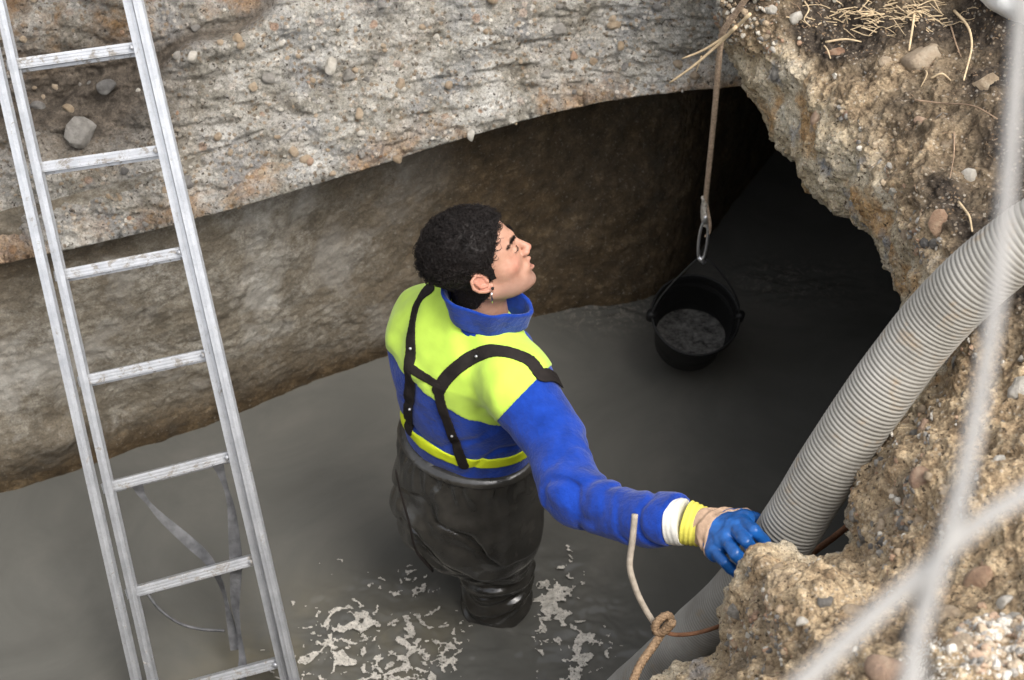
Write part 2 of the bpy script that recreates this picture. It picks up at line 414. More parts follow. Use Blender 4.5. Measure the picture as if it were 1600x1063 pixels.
# lower wall
BASE = [at_z(-1500, 1100, 0), at_z(-700, 900, 0), at_z(0, 770, 0), at_z(180, 716, 0), at_z(390, 640, 0), at_z(560, 572, 0), at_z(700, 528, 0), at_z(870, 488, 0), at_z(1050, 445, 0), np.array([1.0, 4.75, 0]), np.array([2.2, 5.6, 0]), np.array([4.6, 6.0, 0])]
BACK = [.03, .03, .03, .04, .07, .14, .22, .34, .60, 1.1, 1.9, 2.1]
base = np.array(BASE)
nper = [30, 90, 45, 60, 60, 60, 70, 80, 60, 30, 20]
b_d = catmull(base, nper)
tsel = []
for k, p in enumerate(b_d):   # top row: under the crust edge, set back
    j = np.argmin(abs(e_d[:, 0]-p[0]) + 0*e_d[:, 1]); bk = np.interp(p[0], [q[0] for q in BASE], BACK)
    tsel.append(e_d[j]+outn[j]*bk+np.array([0, 0, .12]))
tsel = np.array(tsel)
vr = np.concatenate([[-.7, -.35, -.12], np.linspace(0, 1.0, 170)])
G = np.stack([b_d+(tsel-b_d)*v for v in vr], 1)
# keep under-water rows vertical
for i, v in enumerate(vr):
    if v < 0: G[:, i, :2] = b_d[:, :2]; G[:, i, 2] = v
N = grid_normals(G).reshape(-1, 3)
if (N[len(N)//2] @ np.array([0, -1, .2])) < 0: N = -N
Pf = G.reshape(-1, 3)
disp = .012*fbm(Pf, 2.2, 2)+.005*fbm(Pf, 11, 4, .55)+.002*fbm(Pf, 50, 3, .6)
wd, wv = worley(Pf, 7); disp += .018*np.clip(.5-wd, 0, 1)*(wv > .75)*np.clip(1.2-Pf[:, 2]*3, 0, 1)
for (px, py, r, a) in ((170, 500, .075, -.035), (35, 655, .09, .03), (210, 640, .1, -.012), (45, 560, .10, .02), (95, 690, .05, .03)):
    c = at_z(px, py, .32 if py < 600 else .15); disp += a*np.exp(-(((Pf-c)*np.array([1, .5, 1])/r)**2).sum(1))
mud_shade = np.clip(1.15-Pf[:, 2]/(.16+.10*(fbm(Pf, 3, 3)+.4)), 0, 1)
mud_shade = np.clip(np.maximum(mud_shade, np.clip((Pf[:, 0]+.62)*1.8, 0, .95)), 0, 1)  # besides the waterline mud, brown rising rightward paints the tunnel's shade
mud_shade = np.maximum(mud_shade, .6*np.exp(-((Pf[:, 2]-.74)/.05)**2)*(Pf[:, 0] < -.9))
G2 = (Pf+N*disp[:, None]).reshape(G.shape)
low = link('lower_face', grid_mesh('lower_face', G2, attrs={'mud_shade': mud_shade}), M_LOW); child(low, wall)

# ---- right-hand bank: broken pavement edge, stony soil on top, dark tunnel beneath -------------
def Z(px, py, z): return at_z(px, py, z)
FAR = 30.0
ST = []   # rows per station: U3, U2, U1, L, T, S, O, far
def st(L, T, S, O, u2, far, tunnel):
    L, T, S, O = [np.array(q if len(q) == 3 and isinstance(q, np.ndarray) else Z(*q)) for q in (L, T, S, O)]
    u2 = np.array(u2, float); d = u2[:2]-L[:2]; d = d/np.linalg.norm(d)
    if tunnel: U1 = L+np.array([d[0]*.16, d[1]*.16, -.02]); U2 = np.array([*u2[:2], 1.0]); U3 = np.array([u2[0]+.1*d[0], u2[1]+.1*d[1], -.6])
    else: U1 = L+np.array([d[0]*.05, d[1]*.05, -.2]); U2 = np.array([L[0]+d[0]*.16, L[1]+d[1]*.16, .25]); U3 = np.array([L[0]+d[0]*.2, L[1]+d[1]*.2, -.6])
    ST.append([U3, U2, U1, L, T, S, O, np.array(far, float)])
st((1158, 126, 1.0), (1122, 58, 1.16), (1128, -45, 1.40), (1130, -200, 1.55), (1.3, 5.6), (1.5, 30, 1.6), 1)
st((1176, 142, 1.0), (1160, 72, 1.2), (1190, -30, 1.38), (1230, -200, 1.55), (1.9, 5.5), (6, 30, 1.6), 1)
st((1190, 182, 1.02), (1215, 100, 1.22), (1270, 15, 1.33), (1400, -140, 1.5), (2.5, 5.3), (12, 30, 1.6), 1)
st((1266, 276, 1.05), (1300, 190, 1.25), (1400, 90, 1.36), (1640, -80, 1.5), (3.1, 4.6), (20, 28, 1.6), 1)
st((1335, 345, 1.07), (1385, 285, 1.28), (1490, 205, 1.38), (1800, 110, 1.52), (3.4, 4.0), (28, 22, 1.6), 1)
st((1392, 412, 1.09), (1440, 385, 1.29), (1550, 340, 1.40), (1860, 300, 1.54), (3.5, 3.4), (30, 14, 1.6), 1)
st((1403, 505, 1.10), (1475, 480, 1.31), (1580, 450, 1.42), (1880, 430, 1.54), (3.5, 2.9), (30, 8, 1.6), 1)
st((1400, 600, 1.10), (1470, 585, 1.30), (1600, 560, 1.43), (1880, 560, 1.55), (3.4, 2.4), (30, 4, 1.6), 1)
st((1372, 678, 1.09), (1410, 665, 1.24), (1500, 660, 1.36), (1880, 700, 1.55), (3.2, 2.0), (30, 1, 1.6), 1)
st((1350, 770, 1.05), (1392, 780, 1.23), (1480, 780, 1.36), (1850, 830, 1.55), (2.6, 1.6), (30, -3, 1.6), 1)
st((1337, 858, 1.02), (1362, 872, 1.16), (1450, 870, 1.33), (1800, 980, 1.55), (1.8, 1.3), (28, -8, 1.6), 0)
st((1262, 876, 1.05), (1290, 905, 1.18), (1400, 930, 1.32), (1750, 1120, 1.55), (1.3, 1.0), (24, -14, 1.6), 0)
st((1186, 872, 1.09), (1215, 905, 1.18), (1345, 970, 1.32), (1650, 1250, 1.55), (.9, .9), (18, -20, 1.6), 0)
st((1146, 935, 1.02), (1180, 955, 1.14), (1290, 1010, 1.30), (1520, 1330, 1.52), (.6, .9), (12, -26, 1.6), 0)
st((1118, 1008, .96), (1148, 1020, 1.08), (1235, 1070, 1.27), (1350, 1380, 1.5), (.4, .8), (6, -30, 1.6), 0)
st((1040, 1078, .84), (1070, 1090, .98), (1130, 1150, 1.22), (1200, 1420, 1.48), (.2, .8), (2, -30, 1.6), 0)
st((900, 1160, .75), (920, 1180, .95), (960, 1240, 1.2), (980, 1440, 1.48), (.0, .8), (-2, -30, 1.6), 0)
st((500, 1230, .75), (500, 1260, .95), (500, 1330, 1.2), (480, 1450, 1.48), (-.3, .7), (-8, -30, 1.6), 0)
st((-200, 1260, .75), (-220, 1290, .95), (-260, 1370, 1.2), (-300, 1480, 1.48), (-1.2, .7), (-16, -26, 1.6), 0)
st((-1600, 1300, .75), (-1640, 1330, .95), (-1700, 1400, 1.2), (-1750, 1500, 1.48), (-3, .7), (-30, -20, 1.6), 0)
K = np.array(ST)
nS = [24, 30, 70, 80, 70, 60, 60, 60, 60, 60, 50, 50, 50, 50, 60, 40, 40, 30, 20]
D = catmull(K, nS)                                     # (n, 8, 3)
nR = [8, 40, 30, 74, 90, 110, 16]
G = np.moveaxis(catmull(np.moveaxis(D, 1, 0), nR), 0, 1)
R_ = np.concatenate([i+np.arange(n)/n for i, n in enumerate(nR)]+[[7.]])[None, :]*np.ones((G.shape[0], 1))
Sidx = np.concatenate([i+np.arange(n)/n for i, n in enumerate(nS)]+[[19.]])[:, None]*np.ones((1, G.shape[1]))
N = grid_normals(G)
def orient(N, G, i, j, ref):
    return -N if N[i, j] @ np.array(ref) < 0 else N
N = orient(N, G, 300, 8+40+30+74+60, (0, 0, 1)); BN = N
Pf = G.reshape(-1, 3); Nf = N.reshape(-1, 3); r = R_.ravel(); s = Sidx.ravel()
soil = np.clip((r-3.9+.35*fbm(Pf, 6, 3))*3.0, 0, 1)
low_b = np.clip((s-7.5)*2, 0, 1)                       # lower lump is earthier
soil = np.maximum(soil, low_b*np.clip((r-3.35+.2*fbm(Pf, 9, 3))*3, 0, .85))
disp = (.035*fbm(Pf, 4.2, 3)+.014*fbm(Pf, 13, 4, .55)+.006*fbm(Pf, 45, 3, .6))
wd, wv = worley(Pf, 11); disp += .022*np.clip(.5-wd, 0, 1)*(wv > .55)*(.35+.65*(1-soil))
wd, wv = worley(Pf+3.3, 34); disp += .011*np.clip(.52-wd, 0, 1)*(wv > .35)
wd, wv = worley(Pf+7.7, 80); disp += .007*np.clip(.55-wd, 0, 1)*(wv > .3)*soil
disp += .008*soil*fbm(Pf, 22, 3, .6)-.012*np.clip(fbm(Pf, 7, 3, .55, True)-1.1, 0, 1)
# fracture planes: blocks of the bank stand proud of one another
wdb, wvb = worley(Pf*np.array([1, 1, .8])+1.7, 6.5); disp += .030*(wvb-.5)*np.clip((.62-wdb)*6, 0, 1)*(1-.5*soil)
# two weathered gullies down the lower lump
for (a, b_, amp, wdt) in (((1195, 905, 1.17), (1185, 1060, 1.15), -.035, .012), ((1160, 945, 1.12), (1130, 1060, 1.1), -.02, .012)):
    disp += amp*np.exp(-np.clip(s_cap(Pf.astype(np.float32), Z(*a), Z(*b_), 0), 0, 1)**2/wdt**2)
fade = np.clip(1.0-(r-6.1)/.9, .0, 1)*np.clip(r-1.0, .15, 1)
# big stone socket at upper right and a dark root-filled hollow
for (c, rad, amp) in ((Z(1560, 95, 1.35), .10, -.045), (Z(1440, 175, 1.35), .07, -.02), (Z(1500, 870, 1.3), .06, .02)):
    disp += amp*np.exp(-(((Pf-c)/rad)**2).sum(1))
G2 = (Pf+Nf*(disp*fade)[:, None]).reshape(G.shape)
up_hum = np.clip((s*0+1)*(1-np.clip((s-6.2)/1.0, 0, 1)), 0, 1)*np.clip((r-4.05)*1.6+.35*fbm(Pf, 7, 3), 0, 1)
humus = np.clip(up_hum*(.85+.9*fbm(Pf, 5, 2)), 0, 1); humus = np.maximum(humus, .8*np.clip(fbm(Pf, 10, 3)*2-.7, 0, 1)*soil)
bank = link('soil_bank', grid_mesh('soil_bank', G2, attrs={'soil': soil, 'humus': humus}), M_SOIL)
tag(bank, 'sandy stony ground with a broken concrete edge overhanging the dark opening', kind='structure')
BG = G2; BNn = grid_normals(G2); BNn = -BNn if BNn[300, 212] @ np.array([0, 0, 1]) < 0 else BNn
# tunnel end that closes the dark space
tb = MB()
tb.V = [(1.0, 6.2, -.6), (1.0, 6.2, 1.9), (4.6, 5.9, 1.9), (4.6, 5.9, -.6), (4.9, 1.0, -.6), (4.9, 1.0, 1.9)]
tb.F = [(0, 1, 2, 3), (3, 2, 5, 4)]
# the earth beyond, as a thick body behind the tunnel
o = MB()
for (c, a, b_, c_) in (((2.2, 6.4, .4), (3.2, 0, 0), (0, .3, 0), (0, 0, 1.0)), ((4.9, 3.2, .4), (.3, 0, 0), (0, 3.4, 0), (0, 0, 1.0))): o.box(c, a, b_, c_)
tn = o.build('tunnel_wall', M_SOIL, smooth=False); tag(tn, kind='structure')
for nm in ('soil', 'humus'): setattr_f(tn.data, nm, [1.0]*len(tn.data.vertices))

# ---- water -------------------------------------------------------------------------------------
xa = np.concatenate([np.linspace(-6, -1.5, 20)[:-1], np.linspace(-1.5, 1.3, 620), np.linspace(1.3, 4.6, 40)[1:]])
ya = np.concatenate([np.linspace(.4, 2.2, 12)[:-1], np.linspace(2.2, 4.3, 460), np.linspace(4.3, 6.1, 20)[1:]])
X, Y = np.meshgrid(xa, ya, indexing='ij'); Pw = np.stack([X, Y, 0*X], -1).reshape(-1, 3)
leg = at_z(765, 965, 0)
def blob(px, py, rx, ry):
    c = at_z(px, py, 0); return np.exp(-((Pw[:, 0]-c[0])/rx)**2-((Pw[:, 1]-c[1])/ry)**2)
q = np.hypot(Pw[:, 0]-leg[0], Pw[:, 1]-leg[1])
wp = Pw+.03*np.stack([perlin(Pw*9), perlin(Pw*9+5), 0*q], 1)
rough_m = np.clip(blob(600, 1000, .24, .20)+blob(900, 960, .17, .20)+.8*blob(560, 1080, .3, .2)+.5*blob(870, 890, .08, .1), 0, 1)
back_m = np.clip(blob(950, 480, .17, .10)+.7*blob(1230, 440, .22, .10), 0, 1)
z = .0016*np.sin(q*75)*np.exp(-((q-.12)/.22)**2)*.6
z += rough_m*(.0065*fbm(wp*np.array([1, 1.4, 1]), 13, 3, .45)+.0012*fbm(wp, 45, 2))
z += back_m*.006*fbm(wp*np.array([1, 2, 1]), 16, 3, .5)
z += .0007*fbm(Pw, 3.5, 2)
Pw2 = Pw.copy(); Pw2[:, 2] = z
silt = np.clip(blob(480, 1040, .3, .2)+blob(600, 1040, .2, .15), 0, 1)
water = link('water', grid_mesh('water', Pw2.reshape(len(xa), len(ya), 3), attrs={'silt': silt, 'scum': back_m}), M_WATER); tag(water, kind='structure')
# stream bed below
bed = MB().box((0, 3, -.62), (7, 0, 0), (0, 3.6, 0), (0, 0, .05)).build('trench_bed', M_LOW, smooth=False); tag(bed, kind='structure'); setattr_f(bed.data, 'mud_shade', [1.0]*8)
# far ground beyond the trench so nothing floats in a void

# ================================================================== THE WORKER
T0 = np.array([-.095, 2.66, 0]); YAW = math.radians(35)
Rv = np.array([math.cos(YAW), -math.sin(YAW), 0]); Fv = np.array([math.sin(YAW), math.cos(YAW), 0]); Uv = np.array([0, 0, 1.])
MB_ = np.eye(4); MB_[:3, 0] = Rv; MB_[:3, 1] = Fv; MB_[:3, 2] = Uv; MB_[:3, 3] = T0
def loc(pw): q = np.asarray(pw)-T0; return np.array([q@Rv, q@Fv, q@Uv])
def wld(pl): return T0+pl[0]*Rv+pl[1]*Fv+pl[2]*Uv
fabric_blue = m_simple('blue_fleece', (.008, .040, .275), .95, .1, var=.30, scale=26, bump=.8, bdist=.004, sheen=.18)
hivis = m_simple('hi_vis_yellow', (.46, .66, .075), .75, .25, var=.10, scale=14, bump=.25, bdist=.002, sheen=.2)
hivis2 = m_simple('bright_yellow_band', (.62, .72, .02), .7, .3, var=.08, scale=20, bump=.2)
rubber = m_simple('dark_olive_rubber', (.034, .032, .028), .20, .8, var=.4, scale=16, bump=.3, bdist=.003)
def m_skin():
    m, t, b = nmat('skin', .45, .4); g = NG(t)
    c = g.ramp(g.noise(45, 6, .65), [(.3, (.36, .185, .12)), (.7, (.50, .285, .20))])
    c = g.mix(g.attr('blush'), c, (.50, .16, .115)); c = g.mix(g.attr('beard'), c, (.24, .15, .12)); c = g.mix(g.attr('lip'), c, (.36, .12, .10)); c = g.mix(g.attr('brow'), c, (.035, .022, .016))
    g.to(c, b, 'Base Color'); b.inputs['Subsurface Weight'].default_value = .12; b.inputs['Subsurface Radius'].default_value = (.012, .005, .003)
    g.to(g.bump(g.noise(420, 4), .35, .0015), b, 'Normal'); return m
skin = m_skin()
strap_m = m_simple('brown_black_webbing', (.017, .0135, .012), .8, .2, var=.3, scale=40, bump=.4)
hair_m = m_simple('black_hair', (.012, .009, .008), .55, .25, var=.4, scale=60, bump=.3)

# --- head frame: looks up to the right, rolled a little away
f_ = np.array([.86, .43, .27]); f_ /= np.linalg.norm(f_)
u_ = np.array([-.476, .589, .654]); u_ -= f_*(u_@f_); u_ /= np.linalg.norm(u_); r_ = np.cross(f_, u_)
a = math.radians(30); u_, r_ = u_*math.cos(a)+r_*math.sin(a), r_*math.cos(a)-u_*math.sin(a)
a = math.radians(6); f_, u_ = f_*math.cos(a)+u_*math.sin(a), u_*math.cos(a)-f_*math.sin(a)
a = math.radians(15); f_, r_ = f_*math.cos(a)+r_*math.sin(a), r_*math.cos(a)-f_*math.sin(a)
HC = at_d(749, 405, 3.38)
HS = .88
HM = np.eye(4); HM[:3, 0] = r_*HS; HM[:3, 1] = f_*HS; HM[:3, 2] = u_*HS; HM[:3, 3] = HC
def to_head(Pw): q = (Pw-HC)/HS; return np.stack([q@r_, q@f_, q@u_], 1)
def h2w(p): return HC+(p[0]*r_+p[1]*f_+p[2]*u_)*HS
neck_w = at_d(752, 500, 3.50)
neck_h = to_head(neck_w[None])[0]
def head_core(P):
    Q = P*1.0; Q[:, 0] = abs(Q[:, 0])
    d = s_ell(Q, (0, -.018, .035), (.078, .098, .084))
    d = smin(d, s_ell(Q, (0, .034, -.012), (.063, .058, .088)), .03)
    d = smin(d, s_cap(Q, (.050, -.012, -.060), (.016, .062, -.098), .017, .015), .032)      # jaw
    d = smin(d, s_ell(Q, (0, .030, -.075), (.046, .050, .034)), .03)
    d = smin(d, s_ell(Q, (0, .075, -.104), (.018, .015, .014)), .014)                       # chin
    d = smin(d, s_ell(Q, (.042, .048, -.028), (.019, .024, .018)), .02)                     # cheek bone
    d = smin(d, s_cap(Q, (.0, .089, .018), (.036, .077, .014), .007, .006), .012)           # brow ridge
    d = smax(d, -s_ell(Q, (.031, .101, -.001), (.017, .015, .012)), .010)                   # socket
    d = smin(d, s_ell(Q, (.030, .077, -.003), (.013, .0125, .0115)), .003)                  # lids
    d = smin(d, s_cap(Q, (0, .088, .006), (0, .108, -.029), .0065, .0088), .009)             # nose
    d = smin(d, s_ell(Q, (.011, .098, -.034), (.0085, .011, .0075)), .006)                    # wing
    d = smax(d, -s_ell(Q, (.006, .101, -.042), (.003, .005, .004)), .003)
    d = smin(d, s_ell(Q, (0, .084, -.063), (.026, .013, .016)), .012)                       # muzzle
    d = smin(d, s_cap(Q, (0, .0965, -.057), (.021, .086, -.065), .0060, .003), .003)        # upper lip
    d = smin(d, s_cap(Q, (0, .093, -.078), (.018, .084, -.074), .0068, .003), .003)         # lower lip
    d = smax(d, -s_ell(Q, (0, .103, -.0675), (.018, .034, .0085)), .002)                    # mouth just open
    return d
def ear(P):
    Q = P*1.0; Q[:, 0] = abs(Q[:, 0])
    c = np.array([.0765, -.012, -.018])
    # slab of the ear, leaning out towards the back
    q = Q-c; n = np.array([.93, .36, 0]); n /= np.linalg.norm(n); tt = np.array([-.36, .93, 0]); tt /= np.linalg.norm(tt)
    e1 = q@tt.astype(np.float32); ca, sa = math.cos(.38), math.sin(.38)
    E = np.stack([q@n.astype(np.float32), e1*ca+q[:, 2]*sa, q[:, 2]*ca-e1*sa], 1)
    pts = [(0.000, .012, -.006), (.001, .015, .012), (.004, .006, .029), (.007, -.010, .030), (.009, -.020, .016), (.008, -.019, .0), (.005, -.010, -.016), (.002, .003, -.027), (-.001, .010, -.022)]
    d = s_poly(E, pts, [.003, .0035, .0036, .0038, .0038, .0036, .0042, .0058, .004])
    d = smin(d, s_poly(E, [(.004, -.008, .016), (.005, -.009, .0), (.003, .002, -.012)], [.003, .003, .003]), .003)
    d = smin(d, s_ell(E, (-.002, -.003, .002), (.0035, .018, .028)), .004)
    d = smin(d, s_ell(E, (.001, .011, -.006), (.004, .004, .005)), .003)
    return d
def f_body(P):
    d = smin(head_core(P), ear(P), .004)
    n2 = neck_h
    d = smin(d, s_cap(P, (0, -.028, -.045), n2, .054, .062), .022)
    d = smin(d, s_cap(P, (.025, -.005, -.07), n2+np.array([.02, .04, .01]), .02, .024), .02)
    return d
def ge(P, c, r): return np.exp(-(((P-np.array(c, np.float32))/np.array(r, np.float32))**2).sum(1))
def sy(P): Q = P*1.0; Q[:, 0] = abs(Q[:, 0]); return Q
A = {
 'blush': lambda P: np.clip(.35*ge(sy(P), (.05, .07, -.03), (.02, .03, .022))+.45*ge(sy(P), (.082, -.012, -.015), (.014, .03, .035))+.4*ge(P, (0, .112, -.034), (.014, .02, .014)), 0, .8),
 'beard': lambda P: .65*np.clip(ge(sy(P), (.05, .02, -.085), (.045, .055, .034))+ge(P, (0, .08, -.098), (.035, .03, .022)), 0, 1)*(1-ge(P, (0, .1, -.066), (.03, .03, .012))),
 'lip': lambda P: np.clip(1.3*ge(P, (0, .098, -.067), (.021, .016, .0105))-.2, 0, .75),
 'brow': lambda P: np.clip(2.2*np.exp(-(np.clip(s_poly(sy(P), [(.012, .094, .015), (.028, .088, .0205), (.046, .070, .016)], [0, 0, 0]), 0, 1)/.0055)**2)-.5, 0, .9)}
person = tag(empty('person', T0), 'worker in blue and yellow fleece and dark waders, knee deep in water, gripping the hose', 'person')
me = nets('body', f_body, (-.14, -.16, -.26), (.14, .15, .15), .0022, M=HM, attrs=A)
body = child(link('body', me, skin), person)
# eye: lashes and a sliver of eye under the lowered lid
for sx in (1, -1):
    mb = MB()
    for _ in range(150):
        t_ = rng.random(); x = .012+.036*t_; yy = np.interp(t_, [0, .5, 1], [.0975, .092, .072]); z_ = np.interp(t_, [0, .5, 1], [.0165, .0215, .0160])+rng.normal(0, .0016)
        p0 = h2w((sx*x, yy-.001, z_)); dd_ = (r_*sx*.9+u_*rng.normal(.25, .3)+f_*.15)*.006; mb.tube([p0, p0+dd_*.5+f_*.0012, p0+dd_], [.0005, .0004, .0002], sides=3, cap=False)
    mb.build('eyebrow', hair_m, person)
    mb = MB(); lash = [h2w((sx*x, y, z)) for x, y, z in ((.016, .0895, -.0035), (.024, .0915, -.0068), (.033, .0895, -.0078), (.042, .0815, -.005))]
    mb.tube(lash, [.0006, .0012, .0013, .0007], sides=5).build('eyelash', hair_m, person)
# ear studs and a drop earring on the near lobe
mb = MB(); c = h2w((.086, -.004, -.044)); silver = m_simple('silver', (.7, .7, .72), .25, .5, 1, bump=0)
for t_ in ((.0865, -.003, -.043),):
    p = h2w(t_); mb.tube([p, p+np.array([0, -.002, -.007]), p+np.array([.001, -.003, -.016]), p+np.array([.001, -.003, -.024])], [.0028, .0014, .0020, .0012], sides=8)
mb.build('earring', silver, person)
mb = MB(); p = h2w((.086, .004, -.034)); mb.tube([p, p+r_*.0035], [.0032, .0028], sides=10); mb.build('ear_stud', hair_m, person)

# --- hair: cap volume plus short curls
def hair_zone(P):
    """positive where hair grows (side seen: temple, sideburn, round the ear, nape)"""
    Q = sy(P); y, z_, x = Q[:, 1], Q[:, 2], Q[:, 0]
    hl = np.interp(z_, [-.05, -.01, .02, .045, .066, .078], [.016, .026, .040, .058, .078, .13])-.25*np.clip(x-.06, 0, .05)
    front = hl-y
    side = np.where(y < -.005, z_+.088-.55*np.clip(y+.055, 0, 1)*1.3, z_+.042)              # lower limit
    burn = np.minimum(.026-y, z_+.042)
    lower = np.where(y > .004, np.where(z_ > .012, .05, np.minimum(burn, z_+.03)), side)
    return np.minimum(np.maximum(np.minimum(front, z_-.012), np.minimum(.030-y-.15*np.clip(.0-z_, 0, 1), front)), lower+0)
def f_hair(P):
    core = smin(head_core(P), s_cap(P, (0, -.028, -.045), neck_h, .054, .062), .02)
    zn = hair_zone(P)
    n = .0045*fbm(P, 48, 2, .5)*np.clip(P[:, 2]*12+.6, .2, 1)
    th = .0015+(.003+.003*np.clip(P[:, 2]*14+.4, 0, 1))*np.clip(zn/.022, 0, 1)+.002*np.clip(P[:, 2]*14, 0, 1)
    d = core-th-n
    e = ear(P); d = smax(d, -(e-.003), .002)
    return smax(d, -zn, .003)
me = nets('hair', f_hair, (-.125, -.15, -.16), (.125, .12, .155), .0025, M=HM)
hair = child(link('hair', me, hair_m), person)
nv = len(me.vertices); co = np.zeros(nv*3, np.float32); me.vertices.foreach_get('co', co); co = co.reshape(-1, 3)
no = np.zeros(nv*3, np.float32); me.vertices.foreach_get('normal', no); no = no.reshape(-1, 3)
hp = to_head(co.astype(float)); okk = np.where((hair_zone(hp.astype(np.float32)) > .002) & (((hp-np.array([0, 0, .01]))*np.stack([no@r_, no@f_, no@u_], 1)).sum(1) > .03))[0]
pick = rng.choice(okk, 6500); Vh = []; Fh = []
for i in pick:
    p = co[i].astype(float); n_ = no[i].astype(float); t1 = np.cross(n_, rng.normal(size=3)); t1 /= np.linalg.norm(t1); t2 = np.cross(n_, t1)
    R_c = rng.uniform(.0025, .0055)*(1.35 if hp[i][2] > .02 else .7); ph = rng.uniform(0, 6.3); L_ = rng.uniform(.004, .0105)*(1.0 if hp[i][2] > .02 else .4); k = 5; path = []
    for j in range(k+1):
        tt = j/k; an = ph+tt*rng.uniform(2.6, 4.6)
        path.append(p-n_*.002+n_*L_*math.sin(tt*2.0)+R_c*((math.cos(an)-math.cos(ph))*t1+(math.sin(an)-math.sin(ph))*t2))
    V, F = tube_data(path, np.linspace(.0008, .0003, k+1), sides=3, cap=False); o_ = len(Vh); Vh += V; Fh += [tuple(q+o_ for q in f) for f in F]
cu = link('curls', mesh('curls', Vh, Fh), hair_m); cu['kind'] = 'stuff'; cu.parent = hair; cu.matrix_parent_inverse = Matrix()
hair_children = [cu]

# --- jacket
def prof(P, tab, k=None):
    """elliptic column whose half axes follow a table of (z, a, b, y0)"""
    z_ = P[:, 2]; zs = [t[0] for t in tab]
    a_ = np.interp(z_, zs, [t[1] for t in tab]); b_ = np.interp(z_, zs, [t[2] for t in tab]); y0 = np.interp(z_, zs, [t[3] for t in tab])
    k0 = np.sqrt((P[:, 0]/a_)**2+((P[:, 1]-y0)/b_)**2)+1e-6
    k1 = np.sqrt((P[:, 0]/a_**2)**2+((P[:, 1]-y0)/b_**2)**2)+1e-6
    d = k0*(k0-1)/k1
    return smax(d, np.maximum(zs[0]-z_, z_-zs[-1]), .03)
SR = loc(at_d(808, 602, 3.46)); EL = loc(at_d(893, 772, 3.33)); MID = loc(at_d(985, 812, 3.22)); CU = loc(at_d(1058, 816, 3.15)); WR = loc(at_d(1092, 820, 3.13))
UA = loc(at_d(868, 690, 3.42))
SL = np.array([-.108, .0, .890]); ELl = np.array([-.170, .10, .62]); WRl = np.array([-.10, .32, .60])
TOR = [(.50, .160, .120, 0), (.62, .158, .118, 0), (.72, .163, .122, -.005), (.82, .166, .128, -.012), (.89, .158, .122, -.015), (.94, .140, .105, -.012), (.985, .105, .085, -.01), (1.03, .075, .062, -.005)]
def jack_base(P):
    d = prof(P, TOR)
    d = smin(d, s_cap(P, (-.05, -.01, .95), SL, .060, .066), .05)
    d = smin(d, s_cap(P, (.05, -.01, .95), SR, .060, .072), .05)
    d = smin(d, s_poly(P, [SR, UA, EL], [.072, .064, .056]), .035)
    d = smin(d, s_poly(P, [EL, MID, CU], [.056, .050, .049]), .02)
    d = smin(d, s_poly(P, [SL, ELl], [.070, .060]), .04)
    d = smin(d, s_cap(P, ELl, WRl, .058, .042), .03)
    return d
axA = (EL-SR)/np.linalg.norm(EL-SR); axF = (CU-EL)/np.linalg.norm(CU-EL)
def jack_f(P):
    P = np.asarray(P, np.float32); d = jack_base(P)
    tA = (P-SR)@axA.astype(np.float32); tF = (P-EL)@axF.astype(np.float32)
    q = P*np.array([1, 1, 1], np.float32)
    w1 = fbm(q, 6, 2); w2 = fbm(q, 14, 2)
    sleeve = np.clip((P[:, 0]-.17)*25, 0, 1)
    # creases gathered round the elbow and across the forearm, softer drag lines on the back
    cr = lambda x: .35-1.3*np.exp(-(np.sin(x*.5)/.30)**2)
    d = d-sleeve*(.0055*cr(tF*95+w1*5.0)*np.exp(-((tF-.05)/.07)**2)+.0055*cr(tF*80+w1*6)*np.exp(-((tF-.22)/.06)**2)+.0065*cr((tA*38+w1*5))*np.clip((tA-.05)*6, 0, 1)*np.exp(-((tA-.25)/.14)**2))
    back = (1-sleeve)
    d = d-back*(.0055*cr((P[:, 2]*42-P[:, 0]*38+w1*4.0))*np.clip(.9-abs(P[:, 2]-.74)*4, 0, 1)+.0035*np.sin(P[:, 0]*60+P[:, 2]*25+w1*4)*np.clip((P[:, 2]-.78)*8, 0, 1))
    d = d-.0035*w2-.003*w1
    # open cuff end
    return smax(d, (P-CU)@axF.astype(np.float32)-.0, .004)
def nets_w(name, f, lo, hi, h, mat, parent=person):
    o = link(name, nets(name, f, lo, hi, h, M=MB_), mat); return child(o, parent)
LO = (-.31, -.32, .48); HI = (.62, .42, 1.10)
jlo = np.minimum(np.minimum(EL, CU), MID)-.09; jhi = np.maximum(np.maximum(EL, CU), MID)+.09
LO = np.minimum(jlo, (-.31, -.20, .50)); HI = np.maximum(jhi, (.30, .42, 1.10))
jacket = nets_w('fleece_jacket', jack_f, LO, HI, .0045, fabric_blue)
def sub(o, root=jacket): o.parent = root; o.matrix_parent_inverse = Matrix(); return o
CB = loc(at_d(750, 476, 3.45))
